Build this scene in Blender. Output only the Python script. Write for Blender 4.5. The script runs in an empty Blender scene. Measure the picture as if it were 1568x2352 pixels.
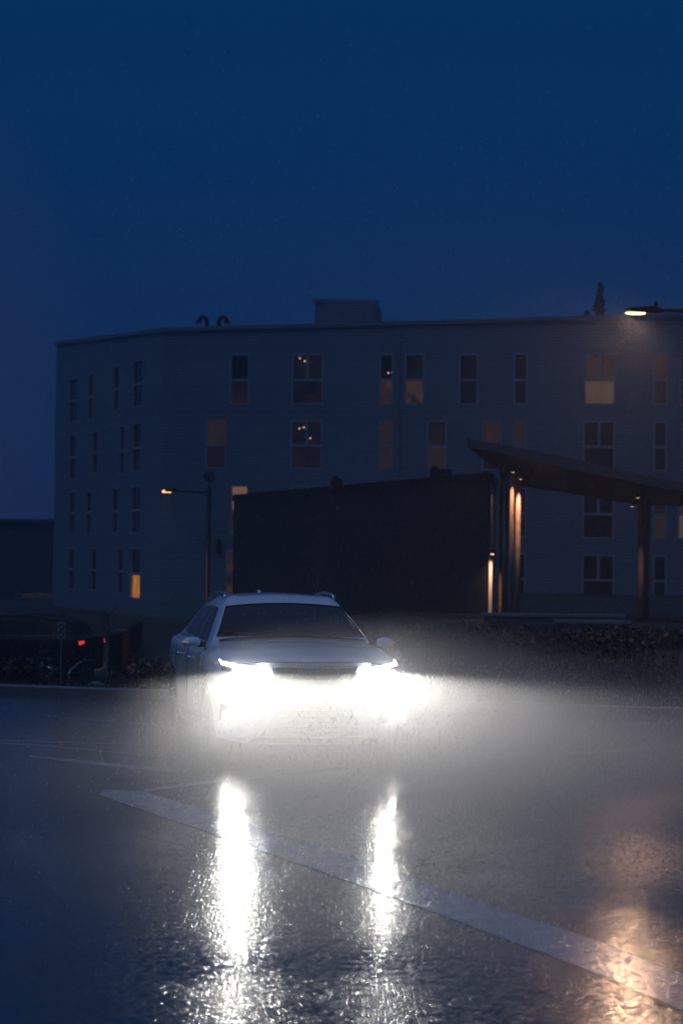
import bpy, math, random
from mathutils import Vector, Matrix
from mathutils.bvhtree import BVHTree
R = math.radians
random.seed(7)
sc = bpy.context.scene
col = sc.collection

# ------------------------------------------------------------------ camera
CAM_H = 2.0
F_PX = 4900.0                      # focal length in units of a 1568 px wide picture
PITCH = math.atan(92/F_PX); ROLL = 0.013
CAM = Vector((0, 0, CAM_H))
FW = Vector((0, math.cos(PITCH), math.sin(PITCH)))
U0 = Vector((0, -math.sin(PITCH), math.cos(PITCH))); R0 = Vector((1, 0, 0))
UP = U0*math.cos(ROLL) - R0*math.sin(ROLL)
RT = R0*math.cos(ROLL) + U0*math.sin(ROLL)
cd = bpy.data.cameras.new('camera'); cam = bpy.data.objects.new('camera', cd); col.objects.link(cam)
m = Matrix.Identity(4)
for i in range(3):
    m[i][0] = RT[i]; m[i][1] = UP[i]; m[i][2] = -FW[i]; m[i][3] = CAM[i]
cam.matrix_world = m
cd.sensor_fit = 'HORIZONTAL'; cd.sensor_width = 24.0; cd.lens = 24.0*F_PX/1568
cd.clip_start = 0.1; cd.clip_end = 2000
cd.dof.use_dof = True; cd.dof.focus_distance = 20.6; cd.dof.aperture_fstop = 2.6
sc.camera = cam

# ------------------------------------------------------------------ world
w = bpy.data.worlds.new('World'); sc.world = w; w.use_nodes = True
nt = w.node_tree; nt.nodes.clear()
sky = nt.nodes.new('ShaderNodeTexSky'); sky.sky_type = 'NISHITA'; sky.sun_disc = False
sky.sun_elevation = R(-3.0); sky.sun_rotation = R(200); sky.ozone_density = 6.0; sky.air_density = 1.4; sky.dust_density = 1.0
tc = nt.nodes.new('ShaderNodeTexCoord'); sep = nt.nodes.new('ShaderNodeSeparateXYZ')
nt.links.new(tc.outputs['Generated'], sep.inputs[0])
ramp = nt.nodes.new('ShaderNodeValToRGB')      # dusk colours by elevation
cr = ramp.color_ramp
cr.elements[0].position = 0.0; cr.elements[0].color = (0.0090, 0.0205, 0.074, 1)
cr.elements[1].position = 1.0; cr.elements[1].color = (0.046, 0.084, 0.19, 1)
e = cr.elements.new(0.36); e.color = (0.002, 0.034, 0.125, 1)
e = cr.elements.new(0.10); e.color = (0.0035, 0.0240, 0.090, 1)
e = cr.elements.new(0.17); e.color = (0.0010, 0.0270, 0.102, 1)
e = cr.elements.new(0.26); e.color = (0.0004, 0.0290, 0.108, 1)
nt.links.new(sep.outputs['Z'], ramp.inputs['Fac'])
mixs = nt.nodes.new('ShaderNodeMixRGB'); mixs.blend_type = 'ADD'; mixs.inputs[0].default_value = 0.10
nt.links.new(ramp.outputs['Color'], mixs.inputs[1]); nt.links.new(sky.outputs['Color'], mixs.inputs[2])
# faint town glow low on the left
vd = nt.nodes.new('ShaderNodeVectorMath'); vd.operation = 'DOT_PRODUCT'
vd.inputs[1].default_value = Vector((-0.30, 1, 0.10)).normalized()
nt.links.new(tc.outputs['Generated'], vd.inputs[0])
mr = nt.nodes.new('ShaderNodeMapRange'); mr.inputs['From Min'].default_value = 0.985; mr.inputs['From Max'].default_value = 1.0
nt.links.new(vd.outputs['Value'], mr.inputs['Value'])
glow = nt.nodes.new('ShaderNodeMixRGB'); glow.blend_type = 'ADD'; glow.inputs[2].default_value = (0.011, 0.003, 0.0, 1)
nt.links.new(mr.outputs[0], glow.inputs[0]); nt.links.new(mixs.outputs[0], glow.inputs[1])
bg = nt.nodes.new('ShaderNodeBackground'); bg.inputs['Strength'].default_value = 1.0
out = nt.nodes.new('ShaderNodeOutputWorld')
nt.links.new(glow.outputs[0], bg.inputs['Color']); nt.links.new(bg.outputs[0], out.inputs['Surface'])

# last trace of daylight from the overcast behind the camera
sd = bpy.data.lights.new('sun', 'SUN'); sd.energy = 0.30; sd.angle = R(40); sd.color = (0.50, 0.66, 1.0)
so = bpy.data.objects.new('sun', sd); col.objects.link(so); so.rotation_euler = (R(28), 0, R(-50))

sc.view_settings.view_transform = 'Standard'; sc.view_settings.look = 'None'
sc.view_settings.exposure = 0.0; sc.view_settings.gamma = 1.0
cy = sc.cycles
cy.use_denoising = True
try: cy.denoiser = 'OPENIMAGEDENOISE'
except Exception: pass
cy.use_adaptive_sampling = True; cy.adaptive_threshold = 0.03; cy.adaptive_min_samples = 64; cy.time_limit = 800
cy.max_bounces = 5; cy.diffuse_bounces = 2; cy.glossy_bounces = 3; cy.transmission_bounces = 4
cy.transparent_max_bounces = 6; cy.volume_bounces = 1
cy.sample_clamp_direct = 0; cy.sample_clamp_indirect = 4
cy.caustics_reflective = False; cy.caustics_refractive = False

# ------------------------------------------------------------------ pixel helpers (1568 x 2352 picture)
def ray(px, py):
    return FW + RT*((px-784)/F_PX) - UP*((py-1176)/F_PX)
def at(px, py, Y):
    d = ray(px, py); return CAM + d*(Y/d.y)
def on_ground(px, py, z=0.0):
    d = ray(px, py); return CAM + d*((z-CAM_H)/d.z)

# ------------------------------------------------------------------ mesh helpers
class MB:
    def __init__(s): s.v = []; s.f = []
    def quad(s, a, b, c, d):
        n = len(s.v); s.v += [Vector(a), Vector(b), Vector(c), Vector(d)]; s.f.append((n, n+1, n+2, n+3)); return s
    def poly(s, pts):
        n = len(s.v); s.v += [Vector(p) for p in pts]; s.f.append(tuple(range(n, n+len(pts)))); return s
    def box(s, x0, x1, y0, y1, z0, z1, M=None, taper=0.0):
        n = len(s.v); t = taper
        P = [(x0,y0,z0),(x1,y0,z0),(x1,y1,z0),(x0,y1,z0),(x0+t,y0+t,z1),(x1-t,y0+t,z1),(x1-t,y1-t,z1),(x0+t,y1-t,z1)]
        for p in P:
            p = Vector(p); s.v.append(M @ p if M else p)
        for f in ((0,3,2,1),(4,5,6,7),(0,1,5,4),(1,2,6,5),(2,3,7,6),(3,0,4,7)): s.f.append(tuple(n+i for i in f))
        return s
    def tube(s, pts, r, seg=8, caps=True):
        pts = [Vector(p) for p in pts]
        rs = r if isinstance(r, (list, tuple)) else [r]*len(pts)
        n0 = len(s.v); prev = None
        for i, p in enumerate(pts):
            t = (pts[min(i+1, len(pts)-1)] - pts[max(i-1, 0)]).normalized()
            if prev is None:
                a = t.cross(Vector((0, 0, 1)))
                if a.length < 1e-3: a = t.cross(Vector((1, 0, 0)))
            else:
                a = prev - t*prev.dot(t)
                if a.length < 1e-4: a = t.cross(Vector((1, 0, 0)))
            a.normalize(); b = t.cross(a); prev = a
            for k in range(seg):
                an = 2*math.pi*k/seg
                s.v.append(p + (a*math.cos(an) + b*math.sin(an))*rs[i])
        for i in range(len(pts)-1):
            for k in range(seg):
                k2 = (k+1) % seg
                s.f.append((n0+i*seg+k, n0+i*seg+k2, n0+(i+1)*seg+k2, n0+(i+1)*seg+k))
        if caps:
            s.f.append(tuple(n0+k for k in range(seg))[::-1]); e0 = n0+(len(pts)-1)*seg
            s.f.append(tuple(e0+k for k in range(seg)))
        return s
    def lathe(s, prof, c=(0,0,0), axis='x', seg=28, closed=False):
        n0 = len(s.v); c = Vector(c)
        for (u, r) in prof:
            for k in range(seg):
                an = 2*math.pi*k/seg; a, b = r*math.cos(an), r*math.sin(an)
                s.v.append(c + (Vector((u, a, b)) if axis == 'x' else Vector((a, u, b)) if axis == 'y' else Vector((a, b, u))))
        L = len(prof)
        for i in range(L if closed else L-1):
            j = (i+1) % L
            for k in range(seg):
                k2 = (k+1) % seg
                s.f.append((n0+i*seg+k, n0+i*seg+k2, n0+j*seg+k2, n0+j*seg+k))
        return s
    def ngrid(s, P):            # P[i][j] grid of points
        n0 = len(s.v); W = len(P[0])
        for r_ in P: s.v += [Vector(p) for p in r_]
        for i in range(len(P)-1):
            for j in range(W-1):
                s.f.append((n0+i*W+j, n0+i*W+j+1, n0+(i+1)*W+j+1, n0+(i+1)*W+j))
        return s
    def build(s, name, mat, parent=None, smooth=False, loc=None):
        me = bpy.data.meshes.new(name)
        me.from_pydata([tuple(v) for v in s.v], [], s.f); me.materials.append(mat)
        if smooth:
            for p in me.polygons: p.use_smooth = True
        me.update()
        o = bpy.data.objects.new(name, me); col.objects.link(o)
        if parent is not None: o.parent = parent
        if loc is not None: o.location = loc
        return o
def tag(o, label=None, cat=None, group=None, kind=None):
    if label: o['label'] = label
    if cat: o['category'] = cat
    if group: o['group'] = group
    if kind: o['kind'] = kind
    return o
def empty(name, loc, rz=0.0):
    o = bpy.data.objects.new(name, None); col.objects.link(o); o.location = loc; o.rotation_euler = (0, 0, rz)
    o.empty_display_size = 0.3
    return o
def lamp(name, kind, energy, color, loc, parent=None, **kw):
    l = bpy.data.lights.new(name, kind); l.energy = energy; l.color = color
    for k, v in kw.items(): setattr(l, k, v)
    o = bpy.data.objects.new(name, l); col.objects.link(o); o.location = loc
    if parent: o.parent = parent
    return o
def aim(o, d):
    o.rotation_euler = Vector(d).to_track_quat('-Z', 'Y').to_euler()

# ------------------------------------------------------------------ materials
def mat(name, color, rough=0.5, metal=0.0, emit=None, es=1.0, spec=0.5, coat=0.0, noise=None, bump=None):
    """noise=(scale, amount) varies colour; bump=(scale, strength, distance)"""
    M = bpy.data.materials.new(name); M.use_nodes = True; n = M.node_tree; b = n.nodes['Principled BSDF']
    b.inputs['Base Color'].default_value = (*color, 1); b.inputs['Roughness'].default_value = rough
    b.inputs['Metallic'].default_value = metal; b.inputs['Specular IOR Level'].default_value = spec
    b.inputs['Coat Weight'].default_value = coat; b.inputs['Coat Roughness'].default_value = 0.06
    if emit:
        b.inputs['Emission Color'].default_value = (*emit, 1); b.inputs['Emission Strength'].default_value = es
    t = n.nodes.new('ShaderNodeTexCoord')
    if noise:
        nz = n.nodes.new('ShaderNodeTexNoise'); nz.inputs['Scale'].default_value = noise[0]; nz.inputs['Detail'].default_value = 6
        n.links.new(t.outputs['Object'], nz.inputs['Vector'])
        mp = n.nodes.new('ShaderNodeMapRange'); mp.inputs['From Min'].default_value = 0.3; mp.inputs['From Max'].default_value = 0.7
        mp.inputs['To Min'].default_value = 1-noise[1]; mp.inputs['To Max'].default_value = 1+noise[1]
        n.links.new(nz.outputs['Fac'], mp.inputs['Value'])
        mx = n.nodes.new('ShaderNodeMixRGB'); mx.blend_type = 'MULTIPLY'; mx.inputs[0].default_value = 1
        mx.inputs[1].default_value = (*color, 1); n.links.new(mp.outputs[0], mx.inputs[2])
        n.links.new(mx.outputs[0], b.inputs['Base Color'])
    if bump:
        nb = n.nodes.new('ShaderNodeTexNoise'); nb.inputs['Scale'].default_value = bump[0]; nb.inputs['Detail'].default_value = 3
        n.links.new(t.outputs['Object'], nb.inputs['Vector'])
        bp = n.nodes.new('ShaderNodeBump'); bp.inputs['Strength'].default_value = bump[1]; bp.inputs['Distance'].default_value = bump[2]
        n.links.new(nb.outputs['Fac'], bp.inputs['Height']); n.links.new(bp.outputs[0], b.inputs['Normal'])
    return M

def wet_asphalt(name, color, rlo, rhi, bstr, coarse=40.0, dist=0.0030, wear=0.25, worn=None):
    M = bpy.data.materials.new(name); M.use_nodes = True; n = M.node_tree; b = n.nodes['Principled BSDF']; L = n.links
    t = n.nodes.new('ShaderNodeTexCoord')
    def noise(s, d=3, r=0.5):
        x = n.nodes.new('ShaderNodeTexNoise'); x.inputs['Scale'].default_value = s; x.inputs['Detail'].default_value = d
        x.inputs['Roughness'].default_value = r; L.new(t.outputs['Object'], x.inputs['Vector']); return x
    big = noise(0.45, 4); fine = noise(coarse*1.6, 2, 0.7); mid = noise(3.2, 5)
    # puddles: smooth where the large noise is high
    pm = n.nodes.new('ShaderNodeMapRange'); pm.inputs['From Min'].default_value = 0.44; pm.inputs['From Max'].default_value = 0.60
    L.new(big.outputs['Fac'], pm.inputs['Value'])
    rr = n.nodes.new('ShaderNodeMapRange'); rr.inputs['To Min'].default_value = rhi; rr.inputs['To Max'].default_value = rlo
    L.new(pm.outputs[0], rr.inputs['Value']); L.new(rr.outputs[0], b.inputs['Roughness'])
    mx = n.nodes.new('ShaderNodeMixRGB'); mx.blend_type = 'MULTIPLY'; mx.inputs[0].default_value = 1; mx.inputs[1].default_value = (*color, 1)
    v = n.nodes.new('ShaderNodeMath'); v.operation = 'ADD'; L.new(fine.outputs['Fac'], v.inputs[0]); L.new(mid.outputs['Fac'], v.inputs[1])
    vr = n.nodes.new('ShaderNodeMapRange'); vr.inputs['From Min'].default_value = 0.7; vr.inputs['From Max'].default_value = 1.3
    vr.inputs['To Min'].default_value = 1-wear; vr.inputs['To Max'].default_value = 1+wear
    L.new(v.outputs[0], vr.inputs['Value']); L.new(vr.outputs[0], mx.inputs[2]); L.new(mx.outputs[0], b.inputs['Base Color'])
    wav = noise(9.0, 2, 0.5)
    # every stone of the asphalt is a small wet dome
    vo = n.nodes.new('ShaderNodeTexVoronoi'); vo.inputs['Scale'].default_value = coarse; vo.inputs['Randomness'].default_value = 1.0
    L.new(t.outputs['Object'], vo.inputs['Vector'])
    sq = n.nodes.new('ShaderNodeMath'); sq.operation = 'MULTIPLY'; L.new(vo.outputs['Distance'], sq.inputs[0]); L.new(vo.outputs['Distance'], sq.inputs[1])
    cs = n.nodes.new('ShaderNodeSeparateXYZ'); L.new(vo.outputs['Color'], cs.inputs[0])
    pw = n.nodes.new('ShaderNodeMath'); pw.operation = 'POWER'; pw.inputs[1].default_value = 2.2; L.new(cs.outputs['X'], pw.inputs[0])
    am = n.nodes.new('ShaderNodeMath'); am.operation = 'MULTIPLY_ADD'; am.inputs[1].default_value = -2.3; am.inputs[2].default_value = -0.22; L.new(pw.outputs[0], am.inputs[0])
    hh = n.nodes.new('ShaderNodeMath'); hh.operation = 'MULTIPLY'; L.new(sq.outputs[0], hh.inputs[0]); L.new(am.outputs[0], hh.inputs[1])
    b1 = n.nodes.new('ShaderNodeBump'); b1.inputs['Distance'].default_value = 0.0010; b1.inputs['Strength'].default_value = 1.0
    L.new(wav.outputs['Fac'], b1.inputs['Height'])
    b2 = n.nodes.new('ShaderNodeBump'); b2.inputs['Distance'].default_value = dist
    bs = n.nodes.new('ShaderNodeMapRange'); bs.inputs['To Min'].default_value = bstr; bs.inputs['To Max'].default_value = bstr*0.55
    L.new(pm.outputs[0], bs.inputs['Value']); L.new(bs.outputs[0], b2.inputs['Strength'])
    L.new(hh.outputs[0], b2.inputs['Height']); L.new(b1.outputs[0], b2.inputs['Normal']); L.new(b2.outputs[0], b.inputs['Normal'])
    b.inputs['Specular IOR Level'].default_value = 0.5
    if worn:                       # paint rubbed through to the stone underneath
        wn = noise(7.0, 8, 0.75); wr = n.nodes.new('ShaderNodeMapRange'); wr.inputs['From Min'].default_value = 0.44; wr.inputs['From Max'].default_value = 0.60
        wr.inputs['To Min'].default_value = 1.0; wr.inputs['To Max'].default_value = 0.25; L.new(wn.outputs['Fac'], wr.inputs['Value'])
        m2 = n.nodes.new('ShaderNodeMixRGB'); L.new(wr.outputs[0], m2.inputs[0]); m2.inputs[1].default_value = (*worn, 1); L.new(mx.outputs[0], m2.inputs[2]); L.new(m2.outputs[0], b.inputs['Base Color'])
    return M

def siding_mat(name, color, pitch, strength=0.6, contrast=0.6):
    M = bpy.data.materials.new(name); M.use_nodes = True; n = M.node_tree; b = n.nodes['Principled BSDF']; L = n.links
    t = n.nodes.new('ShaderNodeTexCoord'); s = n.nodes.new('ShaderNodeSeparateXYZ'); L.new(t.outputs['Object'], s.inputs[0])
    dv = n.nodes.new('ShaderNodeMath'); dv.operation = 'DIVIDE'; dv.inputs[1].default_value = pitch; L.new(s.outputs['Z'], dv.inputs[0])
    fr = n.nodes.new('ShaderNodeMath'); fr.operation = 'FRACT'; L.new(dv.outputs[0], fr.inputs[0])
    bp = n.nodes.new('ShaderNodeBump'); bp.invert = True; bp.inputs['Strength'].default_value = strength; bp.inputs['Distance'].default_value = 0.02
    L.new(fr.outputs[0], bp.inputs['Height']); L.new(bp.outputs[0], b.inputs['Normal'])
    lt = n.nodes.new('ShaderNodeMath'); lt.operation = 'LESS_THAN'; lt.inputs[1].default_value = 0.24; L.new(fr.outputs[0], lt.inputs[0])
    fl = n.nodes.new('ShaderNodeMath'); fl.operation = 'FLOOR'; L.new(dv.outputs[0], fl.inputs[0])
    wn = n.nodes.new('ShaderNodeTexWhiteNoise'); wn.noise_dimensions = '1D'; L.new(fl.outputs[0], wn.inputs['W'])
    nz = n.nodes.new('ShaderNodeTexNoise'); nz.inputs['Scale'].default_value = 0.5; nz.inputs['Detail'].default_value = 5; L.new(t.outputs['Object'], nz.inputs['Vector'])
    a = n.nodes.new('ShaderNodeMath'); a.operation = 'MULTIPLY'; a.inputs[1].default_value = -contrast; L.new(lt.outputs[0], a.inputs[0])
    a2 = n.nodes.new('ShaderNodeMath'); a2.operation = 'MULTIPLY_ADD'; a2.inputs[1].default_value = 0.12; a2.inputs[2].default_value = 0.80
    L.new(wn.outputs['Value'], a2.inputs[0])
    a3 = n.nodes.new('ShaderNodeMath'); a3.operation = 'ADD'; L.new(a.outputs[0], a3.inputs[0]); L.new(a2.outputs[0], a3.inputs[1])
    a4 = n.nodes.new('ShaderNodeMath'); a4.operation = 'MULTIPLY_ADD'; a4.inputs[1].default_value = 0.3; L.new(nz.outputs['Fac'], a4.inputs[0]); L.new(a3.outputs[0], a4.inputs[2])
    mx = n.nodes.new('ShaderNodeMixRGB'); mx.blend_type = 'MULTIPLY'; mx.inputs[0].default_value = 1; mx.inputs[1].default_value = (*color, 1)
    L.new(a4.outputs[0], mx.inputs[2]); L.new(mx.outputs[0], b.inputs['Base Color']); b.inputs['Roughness'].default_value = 0.55
    return M

ASPHALT = wet_asphalt('wet_asphalt', (0.050, 0.052, 0.055), 0.07, 0.16, 0.8)
PAINT_LINE = wet_asphalt('road_paint', (0.38, 0.38, 0.43), 0.09, 0.18, 0.75, wear=0.18, worn=(.24, .24, .27))
CONCRETE = mat('concrete', (0.13, 0.13, 0.13), 0.35, noise=(3, 0.2), bump=(30, 0.3, 0.01))
GRASSBASE = mat('turf_soil', (0.010, 0.014, 0.008), 0.7, noise=(6, 0.5), bump=(25, 0.8, 0.05))
GRASS = mat('grass_blade', (0.014, 0.026, 0.010), 0.5, noise=(4, 0.3))
LEAF = mat('leaf', (0.008, 0.014, 0.008), 0.5, noise=(3, 0.4))
BARK = mat('bark', (0.09, 0.07, 0.055), 0.8, noise=(8, 0.3), bump=(20, 0.6, 0.02))
SIDING = siding_mat('lap_siding', (0.12, 0.18, 0.215), 0.15)
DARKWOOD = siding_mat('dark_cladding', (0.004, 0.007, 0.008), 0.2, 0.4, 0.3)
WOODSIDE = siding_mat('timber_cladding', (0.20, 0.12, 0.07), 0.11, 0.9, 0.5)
ROOFING = mat('roofing', (0.05, 0.055, 0.06), 0.6, noise=(2, 0.2))
PARAPET = mat('parapet_metal', (0.20, 0.21, 0.23), 0.4, 0.4)
FRAME = mat('window_frame', (0.30, 0.31, 0.33), 0.5)
GLASS_DARK = mat('dark_window_glass', (0.008, 0.010, 0.012), 0.10, spec=0.35)
def lit_glass(name, c, s, sc_=1.4, vary=0.5):
    M = mat(name, (0.02, 0.015, 0.01), 0.15, emit=c, es=s); n = M.node_tree; b = n.nodes['Principled BSDF']
    t = n.nodes.new('ShaderNodeTexCoord'); nz = n.nodes.new('ShaderNodeTexNoise'); nz.inputs['Scale'].default_value = sc_
    n.links.new(t.outputs['Object'], nz.inputs['Vector'])
    mp = n.nodes.new('ShaderNodeMapRange'); mp.inputs['From Min'].default_value = 0.35; mp.inputs['From Max'].default_value = 0.65
    mp.inputs['To Min'].default_value = s*(1-vary); mp.inputs['To Max'].default_value = s*(1+vary)
    n.links.new(nz.outputs['Fac'], mp.inputs['Value']); n.links.new(mp.outputs[0], b.inputs['Emission Strength'])
    return M
GL = {
 'k': GLASS_DARK,
 'd': lit_glass('dim_room_glass', (1.0, 0.6, 0.45), 0.004, 1.2, 0.9),
 'b': lit_glass('drawn_blind_dim', (1.0, 0.58, 0.42), 0.016, 0.6, 0.15),
 'w': lit_glass('drawn_blind', (1.0, 0.60, 0.34), 0.075, 0.5, 0.08),
 'r': lit_glass('warm_room_glass', (1.0, 0.50, 0.32), 0.028, 1.5, 0.6),
 'o': lit_glass('bright_curtain', (1.0, 0.36, 0.06), 0.34, 2.0, 0.35),
 'h': lit_glass('bright_blind_edge', (1.0, 0.48, 0.25), 0.17, 0.6, 0.1),
}
BULB = mat('bulb_glow', (1, 0.8, 0.6), 0.4, emit=(1.0, 0.55, 0.32), es=1.6)
BLACKMETAL = mat('black_metal', (0.012, 0.013, 0.014), 0.35, 0.6)
GREYMETAL = mat('galvanised_metal', (0.35, 0.36, 0.38), 0.35, 0.8)
POSTWOOD = mat('post_timber', (0.30, 0.20, 0.13), 0.55, noise=(6, 0.25))
LENS = mat('street_lens', (1, 0.9, 0.8), 0.3, emit=(1.0, 0.50, 0.24), es=4.5)
LENS_FAR = mat('street_lens_far', (1, 0.9, 0.8), 0.3, emit=(1.0, 0.46, 0.20), es=2.2)

# ------------------------------------------------------------------ terrain, lot and markings
def smooth(t): t = max(0.0, min(1.0, t)); return t*t*(3-2*t)
def ground_z(x, y):
    left = -1.15*smooth((y-31)/15)
    right = 0.30*smooth((y-29)/12)
    s = smooth((x+0.03*y+1.0)/4.0)
    return left*(1-s) + right*s
def kerb_y(x): return 28.9 - 0.33*(x+3.4) if x > -60 else 47
g = MB(); P = []
ys = [-40, -10, 5] + [27+0.9*i for i in range(60)] + [85, 95, 105, 120, 150, 250, 900]
xs = [-900, -200, -60] + [-40+1.6*i for i in range(51)] + [60, 200, 900]
for y in ys:
    P.append([(x, y, (ground_z(x, y) if y > kerb_y(x)+0.3 and y < 400 else 0) - 0.05 + (0.02 if y > 30 else 0)) for x in xs])
g.ngrid(P); o = g.build('ground', GRASSBASE, smooth=True); tag(o, kind='structure')
# car park sheet
lot = MB(); xa, xb = -24.0, 24.0
def lot_pt(x, y): return (x, y, 0.0)
nx = 24
P = [[lot_pt(xa+(xb-xa)*i/nx, -30) for i in range(nx+1)], [lot_pt(xa+(xb-xa)*i/nx, kerb_y(xa+(xb-xa)*i/nx)) for i in range(nx+1)]]
lot.ngrid(P); o = lot.build('car_park', ASPHALT); tag(o, kind='structure')
kb = MB()
for i in range(nx):
    x0 = xa+(xb-xa)*i/nx; x1 = xa+(xb-xa)*(i+1)/nx; a, b_ = kerb_y(x0), kerb_y(x1)
    prof = [(0, -0.04), (0.01, 0.10), (0.03, 0.12), (0.16, 0.12), (0.16, -0.06)]
    for (u0, z0), (u1, z1) in zip(prof[:-1], prof[1:]):
        kb.quad((x0, a+u0, z0), (x1, b_+u0, z0), (x1, b_+u1, z1), (x0, a+u1, z1))
o = kb.build('kerb', CONCRETE); tag(o, kind='structure')
def line(pts, name='road_marking', z=0.0015, mt=PAINT_LINE):
    """pts: list of ((px, py_upper), (px, py_lower)) stations"""
    mb = MB(); A = [on_ground(*u) for u, l in pts]; B = [on_ground(*l) for u, l in pts]
    for i in range(len(pts)-1):
        a0, a1, b0, b1 = A[i], A[i+1], B[i], B[i+1]
        mb.quad((b0.x, b0.y, z), (b1.x, b1.y, z), (a1.x, a1.y, z), (a0.x, a0.y, z))
    o = mb.build(name, mt); tag(o, kind='structure'); return o
line([((240,1814),(226,1826)), ((325,1818),(340,1866)), ((460,1858),(450,1903)), ((784,1958),(784,2020)), ((1034,2050),(999,2098)),
      ((1379,2165),(1330,2222)), ((1700,2290),(1700,2378))])
line([((330,1814),(330,1821)), ((455,1797),(455,1804)), ((784,1763),(784,1770)), ((1109,1736),(1109,1745)), ((1400,1722),(1400,1730)), ((1800,1697),(1800,1705))], z=0.003)
line([((66,1735),(66,1739)), ((240,1752),(240,1760)), ((412,1768),(412,1777))])
line([((-60,1700),(-60,1704)), ((180,1718),(180,1722)), ((376,1738),(376,1743))])
line([((-60,1698),(-60,1700)), ((180,1706),(180,1709)), ((376,1709),(376,1713))], z=0.003)
line([((100,1643),(100,1645)), ((376,1666),(376,1669))])
line([((1110,1668),(1110,1672)), ((1750,1655),(1750,1659))])

# grass verge: blades as stuff (one object)
gb = MB(); rnd = random.Random(3)
for k in range(15000):
    y = 28.6 + rnd.random()**1.6*22; x = (rnd.random()*2-1)*(0.17*y+1.2)
    if y < kerb_y(x)+0.2: continue
    z = ground_z(x, y)-0.03; h = rnd.uniform(0.05, 0.15); a = rnd.uniform(0, math.pi); wv = 0.012
    dx, dy = math.cos(a)*wv, math.sin(a)*wv; lx, ly = rnd.uniform(-.05, .05), rnd.uniform(-.05, .05)
    gb.v += [Vector((x-dx, y-dy, z)), Vector((x+dx, y+dy, z)), Vector((x+lx, y+ly, z+h))]; n = len(gb.v); gb.f.append((n-3, n-2, n-1))
o = gb.build('grass', GRASS); tag(o, 'wet dark grass on the verge behind the kerb', 'grass', kind='stuff')

# ------------------------------------------------------------------ apartment building
S_ST = 3.0
C0 = at(370, 1100, 98.7); C0.z = 0
E_R = at(1375, 1100, 95.4); E_R.z = 0
E_L = at(125, 1100, 118.0); E_L.z = 0
class Facade:
    def __init__(s, a, b):
        s.a = Vector((a.x, a.y, 0)); s.d = (Vector((b.x, b.y, 0))-s.a); s.L = s.d.length; s.d.normalize()
        s.n = Vector((s.d.y, -s.d.x, 0))
        if s.n.y > 0: s.n = -s.n
    def hit(s, px, py):
        d = ray(px, py); t = (s.a-CAM).dot(s.n)/d.dot(s.n); p = CAM + d*t
        return (p-s.a).dot(s.d), p.z
    def P(s, u, z, out=0.0): return s.a + s.d*u + s.n*out + Vector((0, 0, z))
FR = Facade(C0, E_R); FL = Facade(E_L, C0)
RIGHT_END = FR.hit(1760, 1200)[0]
Z_BASE = -1.5
bld = empty('apartment_building', (C0.x, C0.y, -1.15))
tag(bld, 'long four storey apartment building with pale horizontal siding and tall narrow windows', 'building')
BL = Vector((C0.x, C0.y, -1.15))
def bl(mb):
    mb.v = [v-BL for v in mb.v]; return mb
# windows: (px0, px1, row, kind, top glass, bottom glass)
ROW_R = {1: (811, 929), 2: (964, 1078), 3: (1117, 1232), 4: (1268, 1382)}
WR = [(528,573,1,'n','k','d'),(670,742,1,'d','d','d'),(871,903,1,'n','k','r'),(929,974,1,'n','d','r'),(1054,1098,1,'n','k','k'),
 (1179,1211,1,'n','k','k'),(1341,1413,1,'d','b','w'),(1500,1533,1,'n','b','d'),(1561,1606,1,'n','k','k'),
 (472,520,2,'n','b','d'),(667,740,2,'d','d','d'),(870,902,2,'n','b','b'),(980,1026,2,'n','d','b'),(1106,1152,2,'n','b','d'),(1177,1208,2,'n','b','b'),
 (1338,1412,2,'d','k','k'),(1500,1531,2,'n','k','k'),(1565,1610,2,'n','k','k'),
 (529,570,3,'n','h','r'),(666,740,3,'d','d','k'),(870,902,3,'n','k','k'),(1050,1096,3,'n','k','k'),(1176,1208,3,'n','k','k'),(1337,1410,3,'d','k','k'),(1498,1530,3,'n','d','b'),(1556,1602,3,'n','r','w'),
 (517,560,4,'n','r','r'),(666,738,4,'d','k','k'),(870,902,4,'n','k','k'),(1176,1207,4,'n','k','k'),(1336,1410,4,'d','k','k'),(1499,1530,4,'n','k','k'),(1600,1640,4,'n','k','k')]
WL = [(159,179,868,970,'n'),(201,214,858,962,'n'),(260,274,840,945,'n'),(305,328,827,935,'n'),
 (159,177,998,1100,'n'),(212,225,989,1088,'n'),(274,286,977,1090,'n'),(304,325,970,1083,'n'),
 (158,175,1128,1227,'n'),(198,210,1127,1226,'n'),(258,272,1119,1226,'n'),(302,324,1115,1226,'n'),
 (156,172,1258,1355,'n'),(209,222,1258,1358,'n'),(270,283,1258,1365,'n'),(300,323,1258,1376,'l')]
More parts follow.
